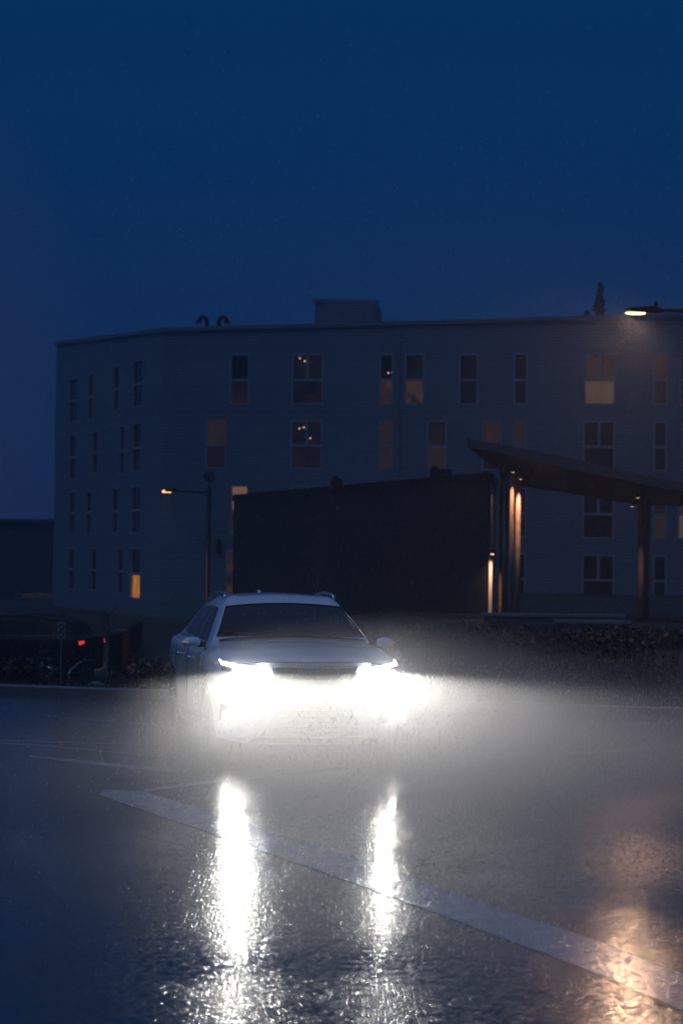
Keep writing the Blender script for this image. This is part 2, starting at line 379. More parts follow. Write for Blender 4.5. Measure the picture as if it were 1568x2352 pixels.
def make_window(fc, u0, u1, z0, z1, kind, gt, gbm):
    fr = MB(); t = 0.07; dep = 0.10
    def bar(a0, a1, c0, c1, o0=-dep, o1=0.02):
        n = len(fr.v)
        for (u, z) in ((a0, c0), (a1, c0), (a1, c1), (a0, c1)):
            fr.v.append(fc.P(u, z, o0))
        for (u, z) in ((a0, c0), (a1, c0), (a1, c1), (a0, c1)):
            fr.v.append(fc.P(u, z, o1))
        for f in ((4,5,6,7),(0,1,5,4),(1,2,6,5),(2,3,7,6),(3,0,4,7)): fr.f.append(tuple(n+i for i in f))
    zm = z0 + (z1-z0)*0.485
    bar(u0, u0+t, z0, z1); bar(u1-t, u1, z0, z1); bar(u0+t, u1-t, z0, z0+t); bar(u0+t, u1-t, z1-t, z1); bar(u0+t, u1-t, zm-0.055, zm+0.055, -dep, 0.0)
    if kind == 'd': um = (u0+u1)/2; bar(um-0.06, um+0.06, zm+0.055, z1-t, -dep, -0.005)
    w_ = bl(fr).build('window', FRAME, bld)
    for (c0, c1, gm) in ((zm+0.055, z1-t, gt), (z0+t, zm-0.055, gbm)):
        p = MB(); p.quad(fc.P(u0+t, c0, -0.085), fc.P(u1-t, c0, -0.085), fc.P(u1-t, c1, -0.085), fc.P(u0+t, c1, -0.085))
        bl(p).build('pane', GL[gm], w_)
    return w_
def facade_wall(fc, u_lo, u_hi, wins, top_fn):
    us = sorted({u_lo, u_hi} | {w_[0] for w_ in wins} | {w_[1] for w_ in wins})
    zs = sorted({Z_BASE, FTOP} | {w_[2] for w_ in wins} | {w_[3] for w_ in wins})
    mb = MB()
    for i in range(len(us)-1):
        for j in range(len(zs)-1):
            cu = (us[i]+us[i+1])/2; cz = (zs[j]+zs[j+1])/2
            if any(w_[0] < cu < w_[1] and w_[2] < cz < w_[3] for w_ in wins): continue
            mb.quad(fc.P(us[i], zs[j]), fc.P(us[i+1], zs[j]), fc.P(us[i+1], zs[j+1]), fc.P(us[i], zs[j+1]))
    for i in range(len(us)-1):
        mb.quad(fc.P(us[i], FTOP), fc.P(us[i+1], FTOP), fc.P(us[i+1], top_fn(us[i+1])), fc.P(us[i], top_fn(us[i])))
    for w_ in wins:                        # dark reveal box behind each opening
        for (a, b_) in (((w_[0], w_[2]), (w_[1], w_[2])), ((w_[1], w_[2]), (w_[1], w_[3])), ((w_[1], w_[3]), (w_[0], w_[3])), ((w_[0], w_[3]), (w_[0], w_[2]))):
            mb.quad(fc.P(*a, 0), fc.P(*b_, 0), fc.P(*b_, -0.12), fc.P(*a, -0.12))
    return bl(mb).build('wall', SIDING, bld)
# roof heights from the photograph's roofline
uRa, zRa = FR.hit(372, 755); uRb, zRb = FR.hit(1380, 727)
uLa, zLa = FL.hit(128, 787); uLb, zLb = FL.hit(371, 755)
FTOP = min(FR.hit(372, 800)[1], 11.2)
topR = lambda u: zRa + (zRb-zRa)*(u-uRa)/(uRb-uRa)
topL = lambda u: zLa + (zRa-zLa)*(u-uLa)/(FL.L-uLa)
winR = []
for (a, b_, r_, k, gt, gm) in WR:
    t0, t1 = ROW_R[r_]; dd = 0.006*(((a+b_)/2)-784)*(0.3 if r_ == 1 else 1)
    u0 = FR.hit(a, (t0+t1)/2)[0]; u1 = FR.hit(b_, (t0+t1)/2)[0]
    z1 = FR.hit((a+b_)/2, t0+dd)[1]; z0 = FR.hit((a+b_)/2, t1+dd)[1]
    winR.append((u0, u1, z0, z1, k, gt, gm))
# even out rows to level floors
for r_ in (1, 2, 3, 4):
    idx = [i for i, q in enumerate(WR) if q[2] == r_]
    za = sum(winR[i][2] for i in idx)/len(idx); zb = sum(winR[i][3] for i in idx)/len(idx)
    for i in idx: q = winR[i]; winR[i] = (q[0], q[1], za, zb, *q[4:])
winL = []
for (a, b_, t0, t1, k) in WL:
    u0 = FL.hit(a, (t0+t1)/2)[0]; u1 = FL.hit(b_, (t0+t1)/2)[0]
    winL.append((u0, u1, FL.hit((a+b_)/2, t1)[1], FL.hit((a+b_)/2, t0)[1], 'n', 'k', 'o' if k == 'l' else 'k'))
facade_wall(FR, 0.0, RIGHT_END, winR, topR)
facade_wall(FL, 0.0, FL.L, winL, topL)
for q in winR: make_window(FR, *q)
for q in winL:
    make_window(FL, *q)
# back, far end and roof
dep = 16.0
pl0 = FL.P(0, 0); back_l = pl0 + Vector((4, dep, 0)); pr1 = FR.P(RIGHT_END, 0); back_r = pr1 + Vector((1.5, dep+6, 0)); mid_b = C0 + Vector((3, dep+14, 0))
def zt(p, z): return Vector((p.x, p.y, z))
bk = MB()
for a, b_, za, zb in ((pl0, back_l, topL(0), 12.0), (back_l, mid_b, 12.0, 12.0), (mid_b, back_r, 12.0, 12.4), (back_r, pr1, 12.4, topR(RIGHT_END))):
    bk.quad(zt(a, Z_BASE), zt(b_, Z_BASE), zt(b_, zb), zt(a, za))
bl(bk).build('rear_wall', SIDING, bld)
rf = MB()
rf.poly([zt(pl0, topL(0)-0.3), zt(C0, zRa-0.3), zt(mid_b, 11.7), zt(back_l, 11.7)]); rf.poly([zt(C0, zRa-0.3), zt(pr1, topR(RIGHT_END)-0.3), zt(back_r, 12.1), zt(mid_b, 11.7)])
roof = bl(rf).build('roof', ROOFING, bld)
cap = MB()
for fc, u0, u1, tf in ((FR, 0, RIGHT_END, topR), (FL, 0, FL.L, topL)):
    n = len(cap.v)
    for u in (u0, u1):
        for (o_, dz) in ((0.10, -0.14), (0.10, 0.05), (-0.18, 0.05), (-0.18, -0.10)): cap.v.append(fc.P(u, tf(u)+dz, o_))
    for k in range(4): cap.f.append((n+k, n+(k+1) % 4, n+4+(k+1) % 4, n+4+k))
    cap.f.append((n, n+1, n+2, n+3)); cap.f.append((n+4, n+5, n+6, n+7))
bl(cap).build('parapet_cap', SIDING, roof)
# downpipe at the wall joint and small vents
dp = MB(); u_ = FR.hit(915, 900)[0]; dp.box(-0.05, 0.05, -0.08, 0.0, -1.0, topR(u_)-0.2, Matrix.Translation(FR.P(u_, 0))); bl(dp).build('downpipe', PARAPET, bld)
for (px, py) in ((502, 1253), (118+0, 0)):
    if py == 0: continue
    u, z = FR.hit(px, py); vv = MB(); vv.box(-0.12, 0.12, -0.16, 0.0, -0.35, 0.3, Matrix.Translation(FR.P(u, z)), 0.02); bl(vv).build('wall_vent', BLACKMETAL, bld)
# rooftop stair tower
tw = MB()
pA = at(723, 740, 101.5); pB = at(862, 740, 101.0); pCc = at(876, 740, 106.0); ztop = at(790, 689, 101.2).z
pD = pCc + (pA-pB)
base = 10.5
tw.quad(zt(pA, base), zt(pB, base), zt(pB, ztop), zt(pA, ztop)); tw.quad(zt(pB, base), zt(pCc, base), zt(pCc, ztop-0.0), zt(pB, ztop))
tw.quad(zt(pCc, base), zt(pD, base), zt(pD, ztop), zt(pCc, ztop)); tw.quad(zt(pD, base), zt(pA, base), zt(pA, ztop), zt(pD, ztop))
tw.quad(zt(pA, ztop), zt(pB, ztop), zt(pCc, ztop), zt(pD, ztop))
tower = bl(tw).build('roof_tower', SIDING, bld)
tcp = MB(); tcp.box(-0.12, (pB-pA).length+0.1, -0.1, 0.08, -0.12, 0.06, Matrix.Translation(zt(pA, ztop))); bl(tcp).build('tower_cap', PARAPET, tower)
# gooseneck vents
for (px, sgn) in ((475, -1), (502, 1)):
    b0 = at(px, 760, 101); topz = at(px, 725, 101).z
    pts = [Vector((b0.x, b0.y, 10.6)), Vector((b0.x, b0.y, topz-0.35))]
    for k in range(1, 7):
        a = math.pi*k/6*0.95; pts.append(Vector((b0.x+sgn*(0.2-0.2*math.cos(a)), b0.y, topz-0.35+0.3*math.sin(a))))
    v_ = MB().tube(pts, [0.10]*len(pts), 10); v_.box(-0.16, 0.16, -0.14, 0.14, -0.05, 0.05, Matrix.Translation(Vector((pts[-1].x, pts[-1].y, pts[-1].z))))
    bl(v_).build('vent_pipe', BLACKMETAL, roof, smooth=False)
# small lights seen inside rooms
for (px, py) in ((688, 822), (699, 829), (687, 984), (697, 981), (891, 856), (900, 855), (712, 1006)):
    u, z = FR.hit(px, py); s_ = MB(); s_.lathe([(-0.03, 0.001), (-0.02, 0.028), (0.02, 0.028), (0.03, 0.001)], seg=8, axis='z', c=FR.P(u, z, -0.05))
    bl(s_).build('ceiling_light', BULB, bld)

# distant building on the left with lit ground floor
db = empty('distant_building', (at(60, 1300, 135).x, 135, -1.3)); tag(db, 'distant dark building at the left edge with a dim lit ground floor', 'building')
DB = Vector(db.location)
x0 = at(-220, 1300, 135).x; x1 = at(150, 1300, 135).x; ztp = at(60, 1201, 135).z
zl0 = at(60, 1418, 135).z; zl1 = at(60, 1363, 135).z
mb = MB(); mb.box(x0, x1, 135.3, 150, -2, ztp); mb.v = [v-DB for v in mb.v]; mb.build('wall', mat('dark_render', (0.05, 0.065, 0.065), 0.8), db)
mb = MB(); mb.box(x0-0.2, x1+0.2, 135.0, 150.2, ztp, ztp+0.25); mb.v = [v-DB for v in mb.v]; mb.build('roof', ROOFING, db)
for (a, b_, c0, c1, k) in ((38, 50, 1366, 1416, 'd'), (54, 80, 1366, 1376, 'b'), (54, 80, 1379, 1416, 'd'), (83, 104, 1364, 1372, 'b'), (83, 104, 1375, 1416, 'd'), (106, 114, 1366, 1416, 'b'), (116, 123, 1364, 1416, 'b'), (128, 140, 1404, 1418, 'b')):
    Mz = at((a+b_)/2, (c0+c1)/2, 135.2); hw = (b_-a)/2/F_PX*135; hz = (c1-c0)/2/F_PX*135
    q = MB(); q.box(-hw-.06, hw+.06, 0.0, 0.09, -hz-.06, hz+.06, Matrix.Translation(Mz-DB)); wf = q.build('window', FRAME, db)
    q = MB(); q.quad(*(Mz-DB+Vector(p) for p in ((-hw, -0.02, -hz), (hw, -0.02, -hz), (hw, -0.02, hz), (-hw, -0.02, hz)))); q.build('pane', GL[k], wf)

# ------------------------------------------------------------------ dark flat roofed building in front
hl = empty('dark_hall', (at(830, 1400, 64).x, 64, 0)); tag(hl, 'low black clad hall standing behind the white car', 'building')
HO = Vector(hl.location)
a0 = at(537, 1140, 70); b0 = at(1124, 1088, 60); c0 = at(1141, 1100, 66); 
zb_ = -1.3
def hv(p, z): return Vector((p.x-HO.x, p.y-HO.y, z))
d0 = a0 + (c0-b0) + Vector((0.4, 0, 0))
mb = MB(); n_ = 10
mb.quad(hv(a0, zb_), hv(b0, zb_), hv(b0, b0.z), hv(a0, a0.z)); mb.quad(hv(c0, zb_), hv(d0, zb_), hv(d0, a0.z), hv(c0, b0.z)); mb.quad(hv(d0, zb_), hv(a0, zb_), hv(a0, a0.z), hv(d0, a0.z))
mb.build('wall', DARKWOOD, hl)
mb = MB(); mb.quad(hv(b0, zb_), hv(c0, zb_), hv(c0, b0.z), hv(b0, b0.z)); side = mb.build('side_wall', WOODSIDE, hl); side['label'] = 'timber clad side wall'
mb = MB(); mb.quad(hv(a0, a0.z), hv(b0, b0.z), hv(c0, b0.z), hv(d0, a0.z)); rfh = mb.build('roof', ROOFING, hl)
mb = MB(); 
for (p, q, zp, zq) in ((a0, b0, a0.z, b0.z), (b0, c0, b0.z, b0.z)):
    A, B = hv(p, zp), hv(q, zq); d_ = (B-A).normalized(); nn = Vector((d_.y, -d_.x, 0)).normalized()
    n = len(mb.v)
    for X in (A, B):
        for (o_, dz) in ((0.06, -0.16), (0.06, 0.05), (-0.12, 0.05), (-0.12, -0.1)): mb.v.append(X+nn*o_+Vector((0, 0, dz)))
    for k in range(4): mb.f.append((n+k, n+(k+1) % 4, n+4+(k+1) % 4, n+4+k))
mb.build('roof_edge', BLACKMETAL, rfh)
for (px0, px1, pt) in ((756, 790, 1099), (985, 1040, 1076)):
    y_ = 68; p0 = at(px0, pt, y_); p1 = at(px1, pt, y_); mb = MB()
    mb.box(p0.x-HO.x, p1.x-HO.x, y_-HO.y, y_-HO.y+0.8, p0.z-0.75, p0.z, taper=0.06); mb.box(p0.x-HO.x+.1, p0.x-HO.x+.3, y_-HO.y+.2, y_-HO.y+.4, p0.z, p0.z+0.1)
    mb.build('rooftop_unit', BLACKMETAL, rfh)

# wall lamp with a lit pipe at the hall's corner
zl = at(1130, 1272, 59.35)
wl = empty('wall_lamp', zl); tag(wl, 'small warm wall lamp shining down a pipe at the corner of the black hall', 'lamp')
MB().box(-.10, .10, -.12, .62, 0.0, .10, taper=.02).build('lamp_hood', BLACKMETAL, wl)
MB().lathe([(-0.03, .001), (-.03, .05), (0.0, .05)], axis='z', seg=12).build('bulb', LENS_FAR, wl)
l_ = lamp('lamp_light', 'SPOT', 170, (1, .55, .33), (0, 0, -.05), wl, spot_size=R(80), spot_blend=1.0, shadow_soft_size=.03); aim(l_, (0, .8, -1))
zbp = at(1130, 1408, 59.8).z
pip = MB().tube([(zl.x, 59.95, zbp), (zl.x, 59.95, zl.z-0.12)], 0.055, 10).build('drain_pipe', mat('pale_pipe_paint', (.5, .45, .4), .5))
tag(pip, 'thin vertical pipe glowing warm under the wall lamp', 'pipe')

# ------------------------------------------------------------------ canopy with posts
YC = 57.0
cn = empty('canopy', (at(1320, 1400, YC).x, YC, 0)); tag(cn, 'dark swooping timber entrance canopy on lit posts at the right', 'canopy')
CO = Vector(cn.location)
def cp(px, py, Y): p = at(px, py, Y); return Vector((p.x-CO.x, Y-CO.y, p.z))
top = [(1072,1007),(1110,1014),(1160,1023),(1230,1036),(1310,1052),(1400,1074),(1480,1092),(1568,1110),(1680,1128)]
bot = [(1073,1028),(1104,1052),(1143,1078),(1200,1118),(1310,1134),(1400,1150),(1480,1160),(1568,1163),(1680,1168)]
mid = [(1072,1025),(1109,1032),(1160,1042),(1230,1058),(1310,1078),(1400,1096),(1480,1113),(1568,1130),(1680,1148)]
rfm = MB(); TF = [cp(*p, 52.5) for p in top]; MF = [cp(*p, 52.5) for p in mid]
BB = [cp(*p, 61.5) for p in bot]
TB = [Vector((p.x, p.y+.1, p.z+0.30)) for p in BB]
MFb = [Vector((p.x, p.y+.1, p.z+0.01)) for p in BB]
rfm.ngrid([MF, TF, TB, MFb, MF]); rfm.build('roof', mat('canopy_roof', (0.10, 0.11, 0.12), .5, .3), cn)
sf = MB(); MF2 = [Vector((p.x, p.y+.10, p.z-.01)) for p in MF]
sf.ngrid([MF2, BB]); sf.build('soffit', mat('soffit_timber', (0.045, 0.032, 0.025), .6, noise=(3, .3)), cn)
def post(px, Y, ztop, r, mt=POSTWOOD):
    p = at(px, 1400, Y); mb = MB().tube([(p.x-CO.x, Y-CO.y, -0.6), (p.x-CO.x, Y-CO.y, ztop)], r, 14)
    return mb.build('post', mt, cn, smooth=True), p.x
for (px, Y, tp, r) in ((1172.5, 54.32, 1078, .055), (1187, 54.92, 1094, .068), (1158, 58, 1078, .075), (1148, 61, 1082, .05), (1470, 55, 1158, .085), (1483, 58.5, 1160, .09)):
    post(px, Y, at(px, tp, Y).z+0.25, r)
for (px, py, Y) in ((1178, 1080, 54.0), (1195, 1096, 54.6), (1464, 1139, 54.0), (1452, 1159, 54.6)):
    p = at(px, py, Y); sp_ = MB().lathe([(-.05, .045), (.08, .05), (.10, .001)], c=(p.x-CO.x, Y-CO.y, p.z), axis='z', seg=12).build('spotlight', BLACKMETAL, cn)
    MB().lathe([(-.055, .001), (-.055, .042), (-.04, .044)], c=(p.x-CO.x, Y-CO.y, p.z), axis='z', seg=12).build('bulb', LENS_FAR, sp_)
def postlight(px, py, Y, tx, e):
    p = at(px, py, Y); l = lamp('post_light', 'SPOT', e, (1, .58, .38), (p.x-CO.x, Y-CO.y, p.z-.1), cn, spot_size=R(64), spot_blend=.9, shadow_soft_size=.03)
    q = at(tx, 1300, Y+0.3); aim(l, (q.x-p.x, 0.36, -2.4))
postlight(1178, 1080, 54.0, 1172.5, 110); postlight(1195, 1096, 54.6, 1187, 170); postlight(1464, 1139, 54.0, 1470, 60)
# dark entrance block behind the canopy on the far right
eb = MB(); p0 = at(1545, 1180, 62); p1 = at(1760, 1180, 62); eb.box(p0.x, p1.x, 62, 68, -0.5, at(1545, 1150, 62).z)
# low walls
def low_wall(px0, px1, pytop, Y, th, lab, hh=0.9):
    a = at(px0, pytop, Y); b_ = at(px1, pytop, Y); mb = MB()
    mb.box(a.x, b_.x, Y, Y+th, a.z-hh, a.z-0.07); w_ = mb.build('low_wall', CONCRETE)
    MB().box(a.x-.04, b_.x+.04, Y-.04, Y+th+.04, a.z-.07, a.z).build('coping', mat('coping', (0.3, 0.27, 0.24), .5, noise=(4, .2)), w_)
    tag(w_, lab, 'wall'); return w_
low_wall(1112, 1432, 1408, 52.5, .3, 'long low garden wall under the canopy posts')
low_wall(1278, 1446, 1424, 50.0, .35, 'shorter low garden wall in front of the canopy at the right')
l2_ = lamp('wall_wash', 'SPOT', 30, (1, .5, .3), (at(1152, 1095, 62).x-CO.x, 5.0, at(1152, 1095, 62).z-.3), cn, spot_size=R(70), spot_blend=1.0, shadow_soft_size=.05); aim(l2_, (-.5, .1, -1))
l_ = lamp('canopy_downlight', 'SPOT', 18, (1, .5, .3), (1.0, -3.4, at(1400, 1120, 54).z-.1), cn, spot_size=R(75), spot_blend=1.0, shadow_soft_size=.1)

# ------------------------------------------------------------------ street lamps
def street_lamp_near():
    hd = at(1455, 708, 39.0); sc_ = 39/F_PX
    px_pole = at(1668, 720, 39.0).x
    root = empty('street_lamp', (px_pole, 39.0, 0.1)); tag(root, 'near street lamp reaching in from the right edge with a glowing orange head', 'street lamp')
    rx, rz = px_pole, 0.1; az = at(1560, 713, 39.0).z-rz
    MB().tube([(0, 0, 0), (0, 0, 0.25), (0, 0, 0.26), (0, 0, az+.35)], [.16, .16, .085, .06], 14).build('pole', BLACKMETAL, root, smooth=True)
    MB().box(-.22, .22, -.22, .22, -.1, .06).build('base', CONCRETE, root)
    for s in (-1, 1):
        reach = abs(at(1512, 713, 39.0).x - px_pole)
        MB().tube([(0, 0, az), (s*reach, 0, az)], .035, 10).build('arm', BLACKMETAL, root, smooth=True)
        hx0 = s*(reach-.05); hx1 = s*(reach+0.62)
        hd_ = MB(); P = []
        for (u, hw, zt_, zb2) in ((0, .05, .05, -.05), (.12, .10, .085, -.05), (.30, .14, .075, -.05), (.5, .14, .055, -.045), (.66, .11, .03, -.03)):
            x = s*(reach-.05+u)
            P.append([(x, -hw, az+zb2), (x, -hw*.9, az+zt_*.7), (x, 0, az+zt_), (x, hw*.9, az+zt_*.7), (x, hw, az+zb2), (x, 0, az+zb2), (x, -hw, az+zb2)])
        hd_.ngrid(P); hd_.box(hx0+s*.1-.03, hx0+s*.1+.03, -.03, .03, az+.07, az+.16)
        h = hd_.build('lamp_head', BLACKMETAL, root)
        lens = MB(); P = []
        for u in range(7):
            uu = .30+.36*u/6; x = s*(reach-.05+uu); hw = .115*math.sqrt(max(.05, 1-((uu-.47)/.21)**2))
            P.append([(x, hw*math.cos(a), az-.052-.035*math.sin(a)*(hw/.115)) for a in [math.pi*k/8 for k in range(9)]])
        lens.ngrid(P); lens.build('lens', LENS, h, smooth=True)
        l = lamp('lamp_light', 'SPOT', 190, (1.0, .48, .25), (s*(reach+.42), 0, az-.10), root, spot_size=R(120), spot_blend=.9, shadow_soft_size=.10)
        l = lamp('lamp_light', 'SPOT', 850, (1.0, .58, .34), (s*(reach+.42), 0, az-.10), root, spot_size=R(32), spot_blend=.5, shadow_soft_size=.10)
        aim(l, (-.22, -1, -.34))
        if s > 0: l.data.energy = 150
    return root
street_lamp_near()
def street_lamp_far():
    Y = 58.0; k = Y/F_PX
    pb = at(477, 1300, Y); zg = -1.1
    root = empty('street_lamp', (pb.x, Y, zg)); tag(root, 'tall dark street lamp left of the car with a round cage on top', 'street lamp')
    pt = at(478, 1106, Y); zt_ = pt.z-zg; az = at(470, 1131, Y).z-zg
    MB().tube([(0, 0, 0), (0, 0, .5), (0, 0, .52), (0, 0, az+.1), (0, 0, az+.12), (0, 0, zt_)], [.10, .10, .072, .062, .035, .03], 14).build('pole', BLACKMETAL, root, smooth=True)
    MB().box(-.2, .2, -.2, .2, -.1, .05).build('base', CONCRETE, root)
    x_in = at(470, 1131, Y).x-pb.x; x_out = at(400, 1129, Y).x-pb.x
    MB().tube([(0, 0, az), (x_out, 0, az+.03)], .03, 8).build('arm', BLACKMETAL, root)
    hx = at(382, 1128, Y).x-pb.x
    h = MB(); h.box(x_out-.25, x_out+.12, -.10, .10, az+.0, az+.07, taper=.02); h.box(x_out-.02, x_out+.04, -.03, .03, az+.07, az+.13); hd_ = h.build('lamp_head', BLACKMETAL, root)
    MB().box(hx-.115, hx+.125, -.09, .09, az-.02, az+.045, taper=.015).build('lens', LENS_FAR, hd_)
    lamp('lamp_light', 'SPOT', 560, (1.0, .52, .32), (hx, 0, az-.06), root, spot_size=R(78), spot_blend=1.0, shadow_soft_size=.06)
    l = lamp('lamp_light', 'SPOT', 12, (1.0, .58, .38), (hx, 0, az-.06), root, spot_size=R(24), spot_blend=.6, shadow_soft_size=.06); aim(l, (.0, -1, -.25))
    cg = MB(); R_ = .125; cz = zt_+R_
    for a in range(2):
        cg.tube([(R_*math.cos(t)*(1 if a == 0 else .0), R_*math.cos(t)*(0 if a == 0 else 1), cz+R_*math.sin(t)) for t in [2*math.pi*i/20 for i in range(21)]], .02, 6, False)
    for (p, q) in (((-.11, 0, cz-.05), (.11, 0, cz+.05)), ((-.05, 0, cz+.11), (.05, 0, cz-.11)), ((-.11, 0, cz+.05), (.11, 0, cz-.05)), ((.05, 0, cz+.11), (-.05, 0, cz-.11))):
        cg.tube([p, q], .013, 6)
    cg.build('cage', BLACKMETAL, root)
street_lamp_far()

# ------------------------------------------------------------------ trees and shrubs
def blob_leaves(mb, c, rad, n, size, rnd, flat=1.0):
    for _ in range(n):
        d = Vector((rnd.gauss(0, 1), rnd.gauss(0, 1), rnd.gauss(0, 1)*flat)).normalized()*(rnd.random()**.45)
        p = Vector(c)+Vector((d.x*rad[0], d.y*rad[1], d.z*rad[2])); a = Vector((rnd.uniform(-1, 1), rnd.uniform(-1, 1), rnd.uniform(-1, 1))).normalized()
        b_ = a.cross(Vector((rnd.uniform(-1, 1), rnd.uniform(-1, 1), rnd.uniform(-1, 1)))).normalized(); s = size*rnd.uniform(.6, 1.4)
        mb.quad(p-a*s, p+b_*s*.5, p+a*s, p-b_*s*.5)
def conifer(px, pytop, pybase, Y, lab):
    t = at(px, pytop, Y); zb = at(px, pybase, Y).z; rnd = random.Random(px)
    root = empty('pine_tree', (t.x, Y, -1.2)); tag(root, lab, 'tree'); H = t.z+1.2
    MB().tube([(0, 0, 0), (0, 0, H*.6), (0, 0, H)], [.2, .12, .02], 8).build('trunk', BARK, root)
    cr_ = MB(); z = H; lo = zb+1.2-3.0; vis = H-(zb+1.2)
    while z > lo:
        f = (H-z)/vis; rr_ = .06+.42*f**.8*(rnd.uniform(.6, 1.15))
        for a in range(7):
            an = rnd.uniform(0, 6.28); L_ = rr_*rnd.uniform(.4, 1.15)
            for s in range(6):
                q = s/6; p = Vector((math.cos(an)*L_*q, math.sin(an)*L_*q, z-L_*q*.35)); 
                w_ = .05+.07*q
                cr_.quad(p+Vector((-w_, 0, 0)), p+Vector((0, 0, -w_*1.1)), p+Vector((w_, 0, .0)), p+Vector((0, 0, w_*.5)))
        z -= .10+.05*rnd.random()
    cr_.build('crown', LEAF, root)
conifer(1378, 650, 724, 122, 'tall conifer tip rising above the roof at the right')
conifer(1348, 712, 728, 122, 'small conifer tip just above the roofline beside the tall one')
def bare_tree(px, pytop, pybase, Y, lab, r0=.04, spread=.6):
    t = at(px, pytop, Y); b_ = at(px, pybase, Y); rnd = random.Random(px*3); root = empty('bare_tree', (b_.x, Y, b_.z)); tag(root, lab, 'tree')
    H = t.z-b_.z; MB().tube([(0, 0, -.2), (.02, 0, H*.4), (0, .01, H*.8)], [r0, r0*.7, r0*.3], 7).build('trunk', BARK, root)
    cr_ = MB()
    for k in range(26):
        z = H*(.4+.45*rnd.random()); a = rnd.uniform(0, 6.28); L_ = spread*(1.1-(z/H)*.6)*rnd.uniform(.6, 1.1); p0 = Vector((0, 0, z)); p1 = p0+Vector((math.cos(a)*L_*.5, math.sin(a)*L_*.5, L_*.5)); p2 = p1+Vector((math.cos(a+.4)*L_*.3, math.sin(a+.4)*L_*.3, L_*.5))
        cr_.tube([p0, p1, p2], [r0*.3, r0*.18, r0*.06], 4, False)
        for j in range(2):
            a2 = a+rnd.uniform(-1, 1); cr_.tube([p1, p1+Vector((math.cos(a2)*L_*.35, math.sin(a2)*L_*.35, L_*.25))], [r0*.12, r0*.05], 4, False)
    cr_.build('crown', BARK, root)
bare_tree(247, 1385, 1545, 48, 'bare young tree on the slope left of the car', .03, .45)
bare_tree(728, 1225, 1500, 50, 'bare young tree in front of the black hall', .045, .7)
def shrub(px, pytop, Y, w_, h_, lab, n=900):
    c = at(px, pytop, Y); zg = ground_z(c.x, Y); rnd = random.Random(int(px*7+Y)); root = empty('shrub', (c.x, Y, zg)); tag(root, lab, 'shrub', 'dark shrubs on the slopes')
    hh = max(.4, c.z-zg)
    f = MB()
    for k in range(5):
        ox = rnd.uniform(-.5, .5)*w_; blob_leaves(f, (ox, rnd.uniform(-.2, .2), hh*rnd.uniform(.4, .55)), (w_*rnd.uniform(.3, .5), .5, hh*rnd.uniform(.4, .55)), n//5, .055, rnd)
    f.build('foliage', LEAF, root)
    st = MB()
    for k in range(6): st.tube([(0, 0, -.05), (rnd.uniform(-.4, .4)*w_, rnd.uniform(-.2, .2), hh*.7)], [.02, .006], 5)
    st.build('stem', BARK, root)
for q in ((1160, 1462, 41, 1.3, .8, 'rounded dark shrub just right of the car glow'), (1235, 1475, 39, 1.2, .8, 'dark shrub left of the shorter low wall'),
          (1340, 1480, 38, 1.6, .8, 'wide dark shrub below the shorter low wall'), (1450, 1462, 40, 1.4, .9, 'tall dark shrub below the canopy posts'),
          (1545, 1440, 40, 1.5, 1., 'large dark shrub at the right edge'), (1040, 1478, 40, 1.2, .8, 'dark shrub behind the bright headlight glow'),
          (60, 1500, 41, 1.4, .8, 'dark shrub behind the sign post at the left edge'), (330, 1500, 42, 1.1, .7, 'dark shrub between the bare tree and the car'), (12, 1545, 34, .9, .5, 'low dark shrub near the kerb at the far left')):
    shrub(q[0], q[1], q[2], q[3], q[4], q[5])

# ------------------------------------------------------------------ small things on the left
sg = on_ground(139, 1592); sgY = 30.6; pb = at(139, 1592, sgY)
root = empty('sign_post', (pb.x, sgY, pb.z)); tag(root, 'thin sign post with a pale rectangular sign near the kerb at the left', 'sign')
hs = at(139, 1428, sgY).z-pb.z; k_ = sgY/F_PX
MB().tube([(0, 0, -.1), (0, 0, hs)], .011, 8).build('post', GREYMETAL, root)
sp = MB().box(-.058, .058, -.022, -.014, hs-.25, hs-.01).build('sign_panel', mat('sign_face', (.30, .26, .28), .4), root)
for zc in (hs-.075, hs-.18):
    MB().lathe([(-.0255, .030), (-.0255, .044), (-.0225, .044), (-.0225, .030)], c=(0, 0, zc), axis='y', seg=24, closed=True).build('sign_symbol', BLACKMETAL, sp)
# handrail
A = at(158, 1578, 36); root = MB(); z0_ = ground_z(A.x, 36)
p0 = at(158, 1540, 36); p1 = at(180, 1524, 38.5); p2 = at(196, 1516, 42)
hrb = MB().tube([(p0.x, 36, z0_-.1), (p0.x, 36, p0.z-.06), (p0.x+.02, 36.1, p0.z), (p1.x, 38.5, p1.z), (p2.x, 42, p2.z), (p2.x+.02, 42.1, ground_z(p2.x, 42)-.1)], .02, 8)
hr = hrb.build('handrail', GREYMETAL); tag(hr, 'grey metal handrail bending down a ramp on the left slope', 'handrail')
# utility cabinet
c_ = at(201, 1576, 40); zc0 = ground_z(c_.x, 40); hc = at(201, 1516, 40).z-zc0
root = empty('utility_cabinet', (c_.x, 40, zc0)); tag(root, 'dark upright utility cabinet beside the handrail', 'cabinet')
MB().box(-.11, .11, -.1, .12, -.1, hc-.04).build('cabinet_body', mat('cabinet_green', (.02, .03, .025), .5), root)
MB().box(-.125, .125, -.115, .135, hc-.04, hc, taper=.01).build('lid', BLACKMETAL, root)
MB().box(-.09, .09, -.112, -.1, .06, hc-.08).build('door', mat('cabinet_door', (.025, .035, .03), .4), root)
